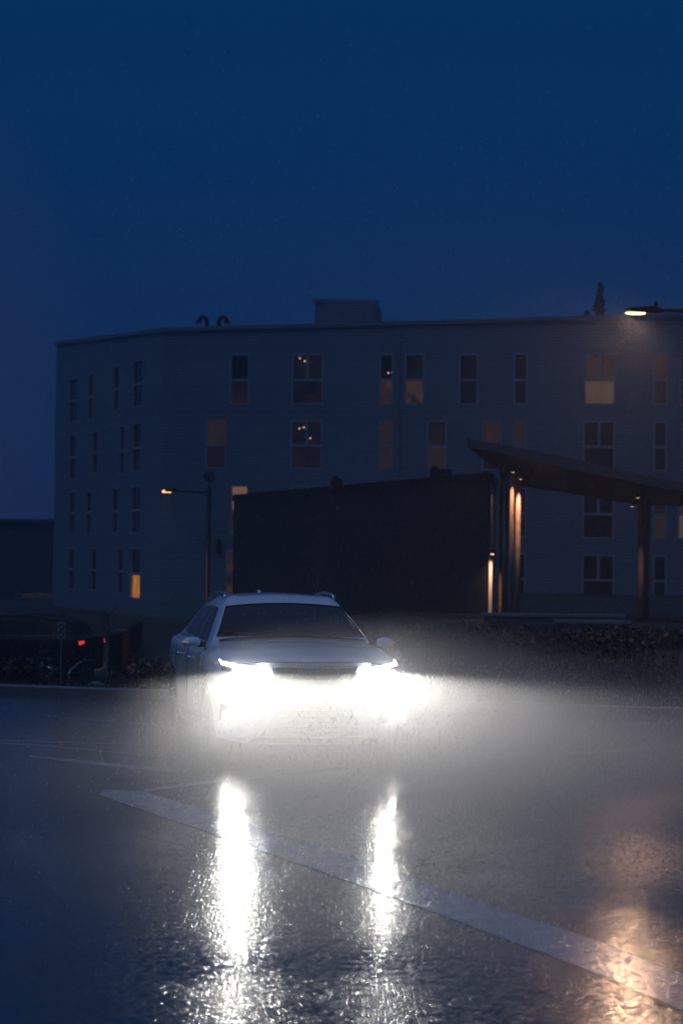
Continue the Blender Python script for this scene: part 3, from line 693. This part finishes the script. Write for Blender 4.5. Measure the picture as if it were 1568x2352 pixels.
# pale boulder
bc = at(221, 1583, 31.5); rb = MB(); rnd = random.Random(5); P = []
for i in range(7):
    th = math.pi/2*i/6; P.append([(.13*math.cos(th)*math.cos(2*math.pi*j/14)*(1+.12*math.sin(j*2.3+i)), .08*math.cos(th)*math.sin(2*math.pi*j/14)*(1+.1*math.cos(j*1.7)), .075*math.sin(th)) for j in range(15)])
rk = rb.ngrid(P).build('boulder', CONCRETE, smooth=True, loc=(bc.x, 31.5, ground_z(bc.x, 31.5)-.02)); tag(rk, 'pale flat boulder on the grass near the kerb', 'boulder')
# glowing bollard far left
bb = at(56, 1418, 128); root = empty('bollard_light', (bb.x, 128, bb.z)); tag(root, 'small glowing bollard in front of the distant building', 'bollard light')
hb = at(56, 1397, 128).z-bb.z
MB().lathe([(0, .07), (hb*.3, .07)], axis='z', seg=12).build('post', BLACKMETAL, root)
MB().lathe([(hb*.3, .08), (hb*.8, .08), (hb, .02)], axis='z', seg=12).build('lamp_glass', mat('bollard_glow', (1, .8, .6), .4, emit=(1, .55, .35), es=.55), root)
# retaining wall diagonal behind the slope
ra = at(328, 1429, 72); rb_ = at(268, 1457, 52); mbw = MB()
for (p, q) in ((ra, rb_),):
    d_ = (q-p); nn = Vector((d_.y, -d_.x, 0)).normalized()*.2
    mbw.poly([p, q, q+nn, p+nn]); mbw.poly([Vector((p.x, p.y, -2)), Vector((q.x, q.y, -2)), q, p]); mbw.poly([Vector((p.x, p.y, -2))+nn, p+nn, q+nn, Vector((q.x, q.y, -2))+nn])
    mbw.poly([Vector((q.x, q.y, -2)), Vector((q.x, q.y, -2))+nn, q+nn, q]); mbw.poly([Vector((p.x, p.y, -2)), p, p+nn, Vector((p.x, p.y, -2))+nn])
rw = mbw.build('retaining_wall', mat('retaining_concrete', (.012, .013, .016), .8, noise=(2, .2), spec=.1)); tag(rw, 'low grey retaining wall slanting down the slope under the pale building', 'wall')

# ------------------------------------------------------------------ the car
def catmull(p0, p1, p2, p3, t):
    return 0.5*((2*p1)+(p2-p0)*t+(2*p0-5*p1+4*p2-p3)*t*t+(3*p1-p0-3*p2+p3)*t*t*t)
def densify(rows, n):
    out = []
    for i in range(len(rows)-1):
        a, b_, c, d = rows[max(i-1, 0)], rows[i], rows[i+1], rows[min(i+2, len(rows)-1)]
        for k in range(n):
            out.append([catmull(a[j], b_[j], c[j], d[j], k/n) for j in range(len(b_))])
    out.append(rows[-1]); return out
def transpose(g_): return [list(r_) for r_ in zip(*g_)]
CTRL = [
 (0.00, [(0,.20,0),(.55,.21,.10),(.80,.33,.30),(.86,.58,.34),(.865,.82,.34),(.78,.915,.24),(.50,.95,.09),(.28,.962,.03),(0,.965,0)]),
 (0.08, [(0,.18,0),(.70,.20,.12),(.87,.31,.33),(.905,.58,.36),(.905,.84,.35),(.82,.950,.26),(.55,.992,.10),(.30,1.003,.03),(0,1.008,0)]),
 (0.48, [(0,.18,0),(.80,.20,.10),(.905,.29,.15),(.925,.58,.15),(.915,.88,.12),(.81,1.005,.08),(.56,1.045,.04),(.30,1.062,0),(0,1.068,0)]),
 (0.90, [(0,.18,0),(.80,.20,0),(.905,.28,0),(.93,.58,0),(.92,.91,0),(.81,1.04,0),(.58,1.080,0),(.30,1.100,0),(0,1.108,0)]),
 (1.28, [(0,.18,0),(.80,.20,0),(.90,.28,0),(.915,.58,0),(.91,.935,0),(.82,1.045,0),(.70,1.115,.06),(.36,1.135,0),(0,1.14,-.04)]),
 (1.50, [(0,.18,0),(.80,.20,0),(.90,.28,0),(.91,.58,0),(.91,.94,0),(.83,1.045,0),(.70,1.235,.03),(.38,1.27,0),(0,1.28,-.03)]),
 (2.02, [(0,.18,0),(.80,.20,0),(.90,.28,0),(.91,.58,0),(.91,.955,0),(.835,1.055,0),(.605,1.455,0),(.36,1.508,0),(0,1.525,-.02)]),
 (2.30, [(0,.18,0),(.80,.20,0),(.90,.28,0),(.915,.58,0),(.912,.96,0),(.835,1.06,0),(.600,1.485,0),(.35,1.540,0),(0,1.555,0)]),
 (2.75, [(0,.18,0),(.80,.20,0),(.90,.28,0),(.92,.58,0),(.915,.97,0),(.835,1.07,0),(.595,1.485,0),(.35,1.545,0),(0,1.562,0)]),
 (3.40, [(0,.20,0),(.80,.22,0),(.91,.30,0),(.94,.58,0),(.93,.985,0),(.83,1.09,0),(.575,1.44,0),(.34,1.505,0),(0,1.522,0)]),
 (3.90, [(0,.22,0),(.80,.24,0),(.91,.32,0),(.935,.60,0),(.92,.99,0),(.80,1.10,0),(.545,1.375,0),(.33,1.445,0),(0,1.465,0)]),
 (4.22, [(0,.24,0),(.78,.26,0),(.88,.36,0),(.90,.62,0),(.875,.97,0),(.74,1.06,0),(.50,1.11,0),(.30,1.14,0),(0,1.15,0)]),
 (4.42, [(0,.28,0),(.70,.30,-.1),(.82,.40,-.16),(.85,.64,-.14),(.82,.92,-.12),(.68,1.00,-.06),(.46,1.03,-.02),(.28,1.045,0),(0,1.05,0)]),
]
rows = [[Vector((x, y+dy, z)) for (x, z, dy) in pts] for (y, pts) in CTRL]
rows = densify(rows, 7); gridT = densify(transpose(rows), 6); GRID = transpose(gridT)     # GRID[i][j]
WHEELS = [(0.86, .335), (3.52, .335)]; WR_ = .385
bm_ = MB()
def add_half(s):
    n0 = len(bm_.v); W = len(GRID[0])
    for r_ in GRID: bm_.v += [Vector((p.x*s, p.y, p.z)) for p in r_]
    for i in range(len(GRID)-1):
        for j in range(W-1):
            q = [(i, j), (i, j+1), (i+1, j+1), (i+1, j)]; c = sum((GRID[a][b_] for a, b_ in q), Vector())/4
            if c.x > .55 and any(math.hypot(c.y-wy, c.z-wz) < WR_ for wy, wz in WHEELS): continue
            if s < 0: q = q[::-1]
            bm_.f.append(tuple(n0+a*W+b_ for a, b_ in q))
    # front and rear closing panels
    for end, sg_ in ((0, -1), (len(GRID)-1, 1)):
        rw_ = GRID[end]; h = len(rw_)//2; P = []
        for j in range(h+1):
            lo, hi = rw_[j], rw_[len(rw_)-1-j]; colp = []
            for k in range(9):
                t = k/8; p = lo.lerp(hi, t); bulge = math.sin(math.pi*t)*(.045 if sg_ < 0 else .05)*(1-j/h)
                colp.append(Vector((p.x*s, p.y+sg_*bulge, p.z)))
            P.append(colp)
        if (s > 0) == (sg_ < 0): P = P[::-1]
        bm_.ngrid(P)
add_half(1); add_half(-1)
PAINT = mat('pearl_white_paint', (.84, .84, .86), .24, metal=.0, coat=1.0)
CARGLASS = mat('tinted_car_glass', (.010, .011, .013), .06, spec=.6)
TRIM = mat('black_plastic_trim', (.012, .012, .013), .45)
CHROME = mat('satin_chrome', (.7, .7, .72), .18, 1.0)
GRILLE = mat('grille_mesh', (.008, .008, .009), .3, .4)
RUBBER = mat('tyre_rubber', (.012, .012, .012), .6)
ALLOY = mat('alloy', (.45, .45, .47), .25, .9)
LAMPGLASS = mat('lamp_glass_clear', (.35, .37, .40), .08, .5)
DRL = mat('daytime_light', (1, 1, 1), .3, emit=(.88, .93, 1.0), es=42.0)
BEAMLENS = mat('beam_lens', (1, 1, 1), .3, emit=(.95, .97, 1.0), es=10.0)
FOGLENS = mat('fog_lens', (1, 1, 1), .3, emit=(.93, .95, 1.0), es=10.0)
AMBER = mat('amber_reflector', (.7, .25, .05), .3, emit=(1, .5, .2), es=.25)
TAIL = mat('tail_lamp_off', (.18, .01, .01), .15)
TAIL_ON = mat('tail_lamp_lit', (.6, .02, .02), .2, emit=(1, .05, .05), es=.8)

YAW = R(11)
car = empty('white_crossover_car', (-.22, 20.0, 0), YAW)
tag(car, 'white crossover car with blazing headlights facing the camera on wet asphalt', 'car')
body = bm_.build('body', PAINT, car, smooth=True)
bvh = BVHTree.FromPolygons([tuple(v) for v in bm_.v], bm_.f)
def proj_f(x, z, off=.006, back=False):
    o_ = Vector((x, -3 if not back else 8, z)); d = Vector((0, 1 if not back else -1, 0)); h = bvh.ray_cast(o_, d)
    if h[0] is None: return Vector((x, .4 if not back else 4.2, z))
    return h[0] - d*off
def proj_s(y, z, s, off=.006):
    h = bvh.ray_cast(Vector((3*s, y, z)), Vector((-s, 0, 0)))
    if h[0] is None or h[0].x*s < .2: return Vector((.9*s, y, z))
    return h[0] + Vector((s*off, 0, 0))
def proj_t(x, y, off=.006):
    h = bvh.ray_cast(Vector((x, y, 4)), Vector((0, 0, -1))); return h[0] + Vector((0, 0, off))
def solid_grid(mb, P, nrm, th):
    """front sheet P plus rim going back by th"""
    mb.ngrid(P); n, m_ = len(P), len(P[0])
    ring = [P[0][j] for j in range(m_)] + [P[i][-1] for i in range(1, n)] + [P[-1][j] for j in range(m_-2, -1, -1)] + [P[i][0] for i in range(n-2, 0, -1)]
    for a, b_ in zip(ring, ring[1:]+ring[:1]): mb.quad(a, b_, b_-nrm*th, a-nrm*th)
    return mb
def bil(q, n, m_):
    return [[((q[0][0]*(1-u)+q[1][0]*u)*(1-v)+(q[3][0]*(1-u)+q[2][0]*u)*v, (q[0][1]*(1-u)+q[1][1]*u)*(1-v)+(q[3][1]*(1-u)+q[2][1]*u)*v)
             for u in [i/n for i in range(n+1)]] for v in [j/m_ for j in range(m_+1)]]
def patch_f(mb, q, n=10, m_=5, off=.006, back=False, th=.02):
    P = [[proj_f(x, z, off, back) for (x, z) in r_] for r_ in bil(q, n, m_)]
    return solid_grid(mb, P, Vector((0, 1 if back else -1, 0)), th)
def patch_s(mb, q, s, n=12, m_=5, off=.006, th=.02):
    P = [[proj_s(y, z, s, off) for (y, z) in r_] for r_ in bil(q, n, m_)]
    return solid_grid(mb, P, Vector((s, 0, 0)), th)
# windscreen, rear window
mb = MB()
P = [[proj_f(u*( .745-.155*v), 1.165+v*.300-.020*u*u*(1-v)-.035*u*u*v, .007) for u in [-1+2*i/24 for i in range(25)]] for v in [j/10 for j in range(11)]]
mb.ngrid(P); ws = mb.build('windscreen', CARGLASS, car, smooth=True)
rim = P[0]+[r_[-1] for r_ in P[1:]]+P[-1][::-1][1:]+[r_[0] for r_ in P[::-1][1:]]
MB().tube(rim, .009, 6, False).build('windscreen_seal', TRIM, ws)
mb = MB(); patch_f(mb, [(-.60,1.17),(.60,1.17),(.44,1.37),(-.44,1.37)], 14, 6, .008, True); mb.build('rear_window', CARGLASS, car, smooth=True)
# cowl and wipers
mb = MB(); P = [[proj_t(u*.74, 1.215+.04*v+.05*abs(u)**2, .010) for u in [-1+2*i/20 for i in range(21)]] for v in (0, 1, 2)]; mb.ngrid(P); mb.build('cowl', TRIM, car)
for (x0, x1, z1) in ((-.15, -.66, 1.19), (.55, .02, 1.19)):
    a = proj_f(x0, 1.16, .03); b_ = proj_f(x1, z1, .028); mid_ = proj_f((x0+x1)/2, 1.172, .03)
    MB().tube([a, mid_, b_], .009, 6).build('wiper', TRIM, car)
# side windows, pillars, doors
for s in (-1, 1):
    for q in ([(1.62,1.085),(2.36,1.095),(2.36,1.425),(2.06,1.410)], [(2.44,1.097),(3.20,1.108),(3.14,1.405),(2.44,1.425)], [(3.27,1.112),(3.66,1.145),(3.50,1.33),(3.22,1.395)]):
        patch_s(MB(), q, s, 12, 8, .006).build('side_window', CARGLASS, car, smooth=True)
    patch_s(MB(), [(1.60,1.055),(3.75,1.085),(3.72,1.105),(1.60,1.075)], s, 30, 1, .010).build('window_trim', CHROME, car, smooth=True)
    for (y0, y1) in ((1.46, 2.40), (2.40, 3.26)):
        dm = MB()
        for pa, pb_ in (((y0, .34), (y0, 1.04)), ((y0, .34), (y1, .34)), ((y1, .34), (y1, 1.04))):
            dm.tube([proj_s(pa[0]+(pb_[0]-pa[0])*k/12, pa[1]+(pb_[1]-pa[1])*k/12, s, .001) for k in range(13)], .005, 5, False)
        dr = dm.build('door_seam', TRIM, car)
        yh = y1-.20
        h0, h1 = proj_s(yh-.09, .90, s, .035), proj_s(yh+.09, .905, s, .035)
        MB().tube([proj_s(yh-.11, .90, s, .0), h0, h1, proj_s(yh+.11, .905, s, .0)], .014, 8).build('door_handle', CHROME, car, smooth=True)
    # sill cladding
    patch_s(MB(), [(1.18,.22),(3.20,.22),(3.20,.36),(1.18,.34)], s, 20, 2, .014).build('sill_cladding', TRIM, car)
    # wheel arch lips
    for (wy, wz) in WHEELS:
        mb = MB(); P = []
        for k in range(25):
            a = R(-14)+R(208)*k/24; row = []
            for (rr_, of) in ((WR_-.045, -.05), (WR_-.035, .012), (WR_+.02, .016), (WR_+.045, .006)):
                y_, z_ = wy+rr_*math.cos(a), wz+rr_*math.sin(a)
                ry, rz = wy+(WR_+.03)*math.cos(a), wz+(WR_+.03)*math.sin(a)
                p = proj_s(ry, max(rz, .23), s, of); row.append(Vector((p.x, y_, z_)))
            P.append(row)
        mb.ngrid(P); mb.build('wheel_arch_trim', TRIM, car, smooth=True)
        ln = MB(); P = []
        for k in range(17):
            a = R(-10)+R(200)*k/16; P.append([Vector((s*x, wy+(WR_+.01)*math.cos(a), wz+(WR_+.01)*math.sin(a))) for x in (.90, .58)])
        ln.ngrid(P); ln.poly([r_[1] for r_ in P]); ln.build('wheel_well', TRIM, car)
        # wheel
        steer = R(0)
        wh = MB().lathe([(-.04, .001), (-.04, .15), (.0, .15), (.0, .001)], axis='x', seg=24).build('wheel', TRIM, car, loc=(s*.80, wy, wz)); wh.rotation_euler = (0, 0, steer)
        MB().lathe([(-.10,.235),(-.115,.27),(-.11,.315),(-.085,.335),(.085,.335),(.11,.315),(.115,.27),(.10,.235)], axis='x', seg=40, closed=True).build('tyre', RUBBER, wh, smooth=True)
        rm = MB().lathe([(s*.02,.225),(s*.095,.240),(s*.10,.232),(s*.085,.215),(s*-.09,.215),(s*-.09,.24)], axis='x', seg=40)
        rm.lathe([(s*.085,.001),(s*.085,.045),(s*.05,.06),(s*.04,.06)], axis='x', seg=20)
        for k in range(5):
            for dlt in (-.13, .13):
                a = 2*math.pi*k/5+dlt; b2 = 2*math.pi*k/5+dlt*1.35
                c_, s_2 = math.cos(a), math.sin(a); c2, s2 = math.cos(b2), math.sin(b2)
                rm.tube([(s*.07, .03*c_, .03*s_2), (s*.078, .12*c_, .12*s_2), (s*.082, .222*c2, .222*s2)], [.020, .015, .018], 6)
        rm.build('rim', ALLOY, wh, smooth=False)
    # roof rail
    pts = [Vector((s*.575, 2.12, proj_t(s*.56, 2.12).z+.0))]
    for k in range(15):
        y_ = 2.20+k*(3.55-2.20)/14; pts.append(Vector((s*.56, y_, proj_t(s*.54, y_).z+.024+.008*math.sin(math.pi*k/14))))
    pts.append(Vector((s*.53, 3.66, proj_t(s*.52, 3.66).z)))
    MB().tube(pts, .016, 8).build('roof_rail', CHROME, car, smooth=True)
    # mirror
    mr_ = MB(); c_ = Vector((s*.985, 1.52, 1.085)); P = []
    for i in range(9):
        th = math.pi*i/8
        P.append([c_+Vector((math.copysign(abs(math.cos(th))**.7, -math.cos(th))*.088, .070*math.sin(th)**.8*math.cos(2*math.pi*j/12)*1.0, .052*math.sin(th)**.6*math.sin(2*math.pi*j/12))) for j in range(13)])
    mr_.ngrid(P); mb_o = mr_.build('mirror', PAINT, car, smooth=True)
    MB().tube([(s*.85, 1.56, 1.06), (s*.93, 1.54, 1.055)], [.03, .025], 8).build('mirror_arm', TRIM, mb_o)
    MB().box(s*.985-.070, s*.985+.070, 1.565, 1.590, 1.048, 1.122).build('mirror_glass', CARGLASS, mb_o)
    MB().tube([(s*1.02, 1.455, 1.085), (s*1.085, 1.49, 1.088)], .008, 6).build('indicator', AMBER, mb_o)
    # headlight
    hlq = [(s*.46, .845), (s*.845, .865), (s*.858, .945), (s*.53, .930)]
    hd_ = patch_f(MB(), hlq, 12, 4, .012).build('headlight', LAMPGLASS, car, smooth=True)
    drl = MB()
    q1 = [(s*.50, .868), (s*.845, .925), (s*.848, .950), (s*.52, .902)]
    patch_f(drl, q1, 10, 1, .024, th=.01)
    patch_f(drl, [(s*.440, .860), (s*.515, .868), (s*.535, .940), (s*.525, .943)], 3, 3, .024, th=.01)
    patch_f(drl, [(s*.838, .93), (s*.848, .93), (s*.853, .965), (s*.845, .965)], 1, 1, .024, th=.01)
    drl.build('daytime_light', DRL, hd_)
    for k, x in enumerate((.60, .67, .74)):
        p = proj_f(s*x, .875, .020)
        MB().lathe([(-.004, .001), (0, .015), (.03, .017)], c=p, axis='y', seg=14).build('beam_lens', BEAMLENS, hd_)
    fp = proj_f(s*.80, .45, .010)
    fl_ = MB().lathe([(-.004, .040), (-.006, .052), (.03, .056)], c=fp, axis='y', seg=20).build('fog_lamp', TRIM, car)
    MB().lathe([(-.008, .001), (-.006, .034), (.0, .040)], c=fp, axis='y', seg=20).build('fog_lens', FOGLENS, fl_)
    # corner intake and side reflector
    patch_f(MB(), [(s*.60, .36), (s*.86, .40), (s*.85, .56), (s*.70, .50)], 6, 4, .004).build('corner_vent', TRIM, car)
    q = proj_s(.46, .92, s, .004); MB().lathe([(-.004, .001), (.0, .016), (.006, .018)], c=q, axis='x', seg=10).build('side_marker', AMBER, car)
    # tail lamp
    patch_f(MB(), [(s*.62, .92), (s*.80, .88), (s*.80, .975), (s*.62, .985)], 8, 3, .012, True).build('tail_lamp', TAIL, car)
# grille in a waisted shape
gm = MB()
for (za, zb2, wa, wb) in ((.27, .50, .50, .34), (.50, .66, .34, .30), (.66, .915, .30, .41)):
    patch_f(gm, [(-wa, za), (wa, za), (wb, zb2), (-wb, zb2)], 14, 4, .010)
gr = gm.build('grille', GRILLE, car)
fr_ = MB()
for s in (-1, 1):
    fr_.tube([proj_f(s*x, z, .014) for (x, z) in ((.50, .27), (.42, .38), (.34, .50), (.30, .58), (.30, .66), (.35, .79), (.41, .915))], .011, 6)
fr_.tube([proj_f(x*.41, .918, .014) for x in [-1+i/6 for i in range(13)]], .010, 6)
fr_.build('grille_surround', CHROME, gr)
sl = MB()
for k in range(12):
    z = .30+.05*k; wv = (.5-(z-.27)*.7) if z < .5 else (.31 if z < .68 else .30+(z-.66)*.40)
    sl.tube([proj_f(x*wv*.93, z, .018) for x in [-1+i/5 for i in range(11)]], .006, 5)
sl.build('grille_slats', mat('slat_grey', (.012, .012, .014), .4, .2), gr)
patch_f(MB(), [(-.62, .205), (.62, .205), (.55, .255), (-.55, .255)], 12, 2, .012).build('lower_bumper', TRIM, car)
MB().tube([proj_f(x*.74, .905-.035*(abs(x) > .6)*(abs(x)-.6)*2+.055, .002) for x in [-1+i/10 for i in range(21)]], .004, 5, False).build('bonnet_seam', TRIM, car)
patch_f(MB(), [(-.16, .64), (.16, .64), (.16, .73), (-.16, .73)], 4, 2, .012, True).build('plate_recess', TRIM, car)
MB().tube([(0, 3.45, 1.50), (0, 3.55, 1.555), (0, 3.66, 1.545)], [.03, .02, .008], 8).build('roof_antenna', PAINT, car)
# underbody closing the wheel space
MB().box(-.60, .60, .4, 4.1, .20, .55).build('underbody', TRIM, car)

# ------------------------------------------------------------------ headlight beams
def beam(x, z, energy, size, cutoff=True, yaw_off=0.0, soft=.02, half=50):
    p = proj_f(x, z, .06)
    l = lamp('beam_light', 'SPOT', energy, (1.0, .965, .89), p, car, spot_size=R(half*2), spot_blend=.25, shadow_soft_size=soft)
    l.rotation_euler = (R(90), 0, R(180)+yaw_off)      # local -Z looks along car -Y
    ld = l.data; ld.use_nodes = True; n = ld.node_tree; L = n.links
    em = n.nodes.get('Emission') or n.nodes.new('ShaderNodeEmission')
    t = n.nodes.new('ShaderNodeTexCoord'); s_ = n.nodes.new('ShaderNodeSeparateXYZ'); L.new(t.outputs['Normal'], s_.inputs[0])
    v = n.nodes.new('ShaderNodeMath'); v.operation = 'DIVIDE'; L.new(s_.outputs['Y'], v.inputs[0]); L.new(s_.outputs['Z'], v.inputs[1])   # = -tan(elevation)
    c = n.nodes.new('ShaderNodeMapRange'); c.interpolation_type = 'SMOOTHSTEP'
    c.inputs['From Min'].default_value = -0.004 if cutoff else -.10; c.inputs['From Max'].default_value = 0.012 if cutoff else .02
    c.inputs['To Min'].default_value = LEAK; c.inputs['To Max'].default_value = 1.0; L.new(v.outputs[0], c.inputs['Value'])
    # brightest just under the cut-off, fading towards the road in front of the bumper
    ex = n.nodes.new('ShaderNodeMath'); ex.operation = 'MULTIPLY'; ex.inputs[1].default_value = -7.0; L.new(v.outputs[0], ex.inputs[0])
    mn = n.nodes.new('ShaderNodeMath'); mn.operation = 'MINIMUM'; mn.inputs[1].default_value = 0.0; L.new(ex.outputs[0], mn.inputs[0])
    ee = n.nodes.new('ShaderNodeMath'); ee.operation = 'EXPONENT'; L.new(mn.outputs[0], ee.inputs[0])
    fl2 = n.nodes.new('ShaderNodeMath'); fl2.operation = 'MULTIPLY_ADD'; fl2.inputs[1].default_value = .85; fl2.inputs[2].default_value = .15; L.new(ee.outputs[0], fl2.inputs[0])
    u = n.nodes.new('ShaderNodeMath'); u.operation = 'DIVIDE'; L.new(s_.outputs['X'], u.inputs[0]); L.new(s_.outputs['Z'], u.inputs[1])
    u2 = n.nodes.new('ShaderNodeMath'); u2.operation = 'MULTIPLY'; L.new(u.outputs[0], u2.inputs[0]); L.new(u.outputs[0], u2.inputs[1])
    u3 = n.nodes.new('ShaderNodeMath'); u3.operation = 'MULTIPLY'; u3.inputs[1].default_value = -0.55; L.new(u2.outputs[0], u3.inputs[0])
    u4 = n.nodes.new('ShaderNodeMath'); u4.operation = 'EXPONENT'; L.new(u3.outputs[0], u4.inputs[0])
    m1 = n.nodes.new('ShaderNodeMath'); m1.operation = 'MULTIPLY'; L.new(c.outputs[0], m1.inputs[0]); L.new(fl2.outputs[0], m1.inputs[1])
    m2 = n.nodes.new('ShaderNodeMath'); m2.operation = 'MULTIPLY'; L.new(m1.outputs[0], m2.inputs[0]); L.new(u4.outputs[0], m2.inputs[1])
    L.new(m2.outputs[0], em.inputs['Strength'])
    return l
LEAK = 0.03
for s in (-1, 1):
    beam(s*.70, .875, 470, .02, half=50)
    beam(s*.80, .45, 28, .03, cutoff=False, soft=.03, half=60)

# ------------------------------------------------------------------ dark car with red tail lights, far left
def copy_tree(o, parent, remap):
    c = o.copy(); col.objects.link(c); c.parent = parent
    if o.type == 'MESH':
        mt = o.data.materials[0]
        if mt in remap: c.material_slots[0].link = 'OBJECT'; c.material_slots[0].material = remap[mt]
    for ch in list(o.children):
        if ch.type != 'LIGHT': copy_tree(ch, c, remap)
    return c
fy = 52.0; fp = at(214, 1470, fy)
car2 = copy_tree(car, None, {PAINT: mat('dark_paint', (.006, .007, .008), .55, spec=.2), DRL: LAMPGLASS, BEAMLENS: LAMPGLASS, FOGLENS: LAMPGLASS, AMBER: TRIM, TAIL: TAIL_ON, CARGLASS: mat('dark_wet_glass', (.006, .006, .007), .6, spec=.15), CHROME: TRIM})
car2.name = 'dark_parked_car'; car2.rotation_euler = (0, 0, R(180+74)); 
car2.location = (fp.x + 4.35*math.sin(R(254)), fy-4.35*math.cos(R(254)), -1.2)
tag(car2, 'dark car down the slope at the left with two red tail lights', 'car')

# ------------------------------------------------------------------ rain
rn = MB(); rnd = random.Random(11); RAINMAT = bpy.data.materials.new('rain_water'); RAINMAT.use_nodes = True
n = RAINMAT.node_tree; b = n.nodes['Principled BSDF']; b.inputs['Base Color'].default_value = (.9, .93, 1, 1); b.inputs['Roughness'].default_value = .25
b.inputs['Alpha'].default_value = 1
tr = n.nodes.new('ShaderNodeBsdfRefraction'); tr.inputs['Color'].default_value = (.97, .98, 1, 1); tr.inputs['IOR'].default_value = 1.10; tr.inputs['Roughness'].default_value = .30
mxs = n.nodes.new('ShaderNodeMixShader'); mxs.inputs[0].default_value = .92; n.links.new(b.outputs[0], mxs.inputs[1]); n.links.new(tr.outputs[0], mxs.inputs[2])
tp_ = n.nodes.new('ShaderNodeBsdfTransparent'); mx2 = n.nodes.new('ShaderNodeMixShader'); mx2.inputs[0].default_value = .25
n.links.new(mxs.outputs[0], mx2.inputs[1]); n.links.new(tp_.outputs[0], mx2.inputs[2]); n.links.new(mx2.outputs[0], n.nodes['Material Output'].inputs['Surface'])
def drop(p, r_, L_):
    n = len(rn.v); tilt = Vector((.10, .02, 1)).normalized()*L_
    rn.v.extend([p-tilt*.5, p+tilt*.5, p+Vector((r_, 0, 0)), p+Vector((-r_*.5, r_*.87, 0)), p+Vector((-r_*.5, -r_*.87, 0))])
    for a, b_ in ((2, 3), (3, 4), (4, 2)): rn.f.append((n, n+b_, n+a)); rn.f.append((n+1, n+a, n+b_))
for k in range(17000):
    y = 5+rnd.random()**.7*45; hwid = y*.165+.3; x = rnd.uniform(-hwid, hwid); z = rnd.uniform(0.02, 8 if y > 25 else 4)
    drop(Vector((x, y, z)), .0022*min(1, y/22), rnd.uniform(.008, .02))
for k in range(12000):
    y = rnd.uniform(10, 21.5); x = (rnd.gauss(.07, .075))*y; drop(Vector((x, y, rnd.uniform(.02, 1.0))), .0040*y/22, rnd.uniform(.012, .035))
LH = at(1456, 712, 39.0)
for k in range(600):            # drops under the near street lamp
    d = rnd.random()**1.5*1.7+.05; drop(Vector((LH.x+rnd.uniform(-.75, .95)*(d+.15), 39+rnd.uniform(-.8, .8)*(d+.1), LH.z-d)), .0036, rnd.uniform(.015, .05))
tag(rn.build('rain', RAINMAT), 'falling rain drops catching the light', 'rain', kind='stuff')

# ------------------------------------------------------------------ haze
hz = MB().box(-120, 120, -12, 160, -3.2, 19.0)
HM = bpy.data.materials.new('haze_air'); HM.use_nodes = True; n = HM.node_tree; n.nodes.clear()
pv = n.nodes.new('ShaderNodeVolumePrincipled'); mo = n.nodes.new('ShaderNodeOutputMaterial')
pv.inputs['Color'].default_value = (.78, .88, 1.0, 1); pv.inputs['Density'].default_value = 0.0019; pv.inputs['Anisotropy'].default_value = 0.72
n.links.new(pv.outputs[0], mo.inputs['Volume'])
hzo = hz.build('haze', HM); tag(hzo, 'thin rainy evening haze', 'haze', kind='stuff')

# added rain mist standing in for headlight bloom, thinning out towards its edges
SM = bpy.data.materials.new('bloom_mist_air'); SM.use_nodes = True; n = SM.node_tree; n.nodes.clear(); L = n.links
pv = n.nodes.new('ShaderNodeVolumePrincipled'); mo = n.nodes.new('ShaderNodeOutputMaterial')
pv.inputs['Color'].default_value = (.95, .95, .93, 1); pv.inputs['Anisotropy'].default_value = 0.58
t = n.nodes.new('ShaderNodeTexCoord')
def lobe(c, rad, dens):
    a = n.nodes.new('ShaderNodeVectorMath'); a.operation = 'SUBTRACT'; a.inputs[1].default_value = c; L.new(t.outputs['Object'], a.inputs[0])
    d = n.nodes.new('ShaderNodeVectorMath'); d.operation = 'DIVIDE'; d.inputs[1].default_value = rad; L.new(a.outputs[0], d.inputs[0])
    q = n.nodes.new('ShaderNodeVectorMath'); q.operation = 'DOT_PRODUCT'; L.new(d.outputs[0], q.inputs[0]); L.new(d.outputs[0], q.inputs[1])
    x = n.nodes.new('ShaderNodeMath'); x.operation = 'SUBTRACT'; x.use_clamp = True; x.inputs[0].default_value = 1; L.new(q.outputs['Value'], x.inputs[1])
    y = n.nodes.new('ShaderNodeMath'); y.operation = 'POWER'; y.inputs[1].default_value = 1.6; L.new(x.outputs[0], y.inputs[0])
    z = n.nodes.new('ShaderNodeMath'); z.operation = 'MULTIPLY'; z.inputs[1].default_value = dens; L.new(y.outputs[0], z.inputs[0]); return z
l1 = lobe((3.9, -2.4, .25), (8.4, 6.0, .85), .15); l2 = lobe((0.4, -1.6, .48), (2.6, 2.9, 1.05), .32); l3 = lobe((0.4, -3.8, .34), (2.7, 4.8, .85), .15)
a0_ = n.nodes.new('ShaderNodeMath'); a0_.operation = 'ADD'; L.new(l1.outputs[0], a0_.inputs[0]); L.new(l3.outputs[0], a0_.inputs[1])
ad = n.nodes.new('ShaderNodeMath'); ad.operation = 'ADD'; L.new(a0_.outputs[0], ad.inputs[0]); L.new(l2.outputs[0], ad.inputs[1])
L.new(ad.outputs[0], pv.inputs['Density']); L.new(pv.outputs[0], mo.inputs['Volume'])
so_ = MB().box(-4.6, 12.4, -10.6, 4.6, -.3, 1.7).build('bloom_mist', SM, loc=(-.22, 20.0, 0)); so_.rotation_euler = (0, 0, YAW)
tag(so_, 'added rain mist in front of the white car, standing in for headlight bloom', 'bloom_mist', kind='stuff')
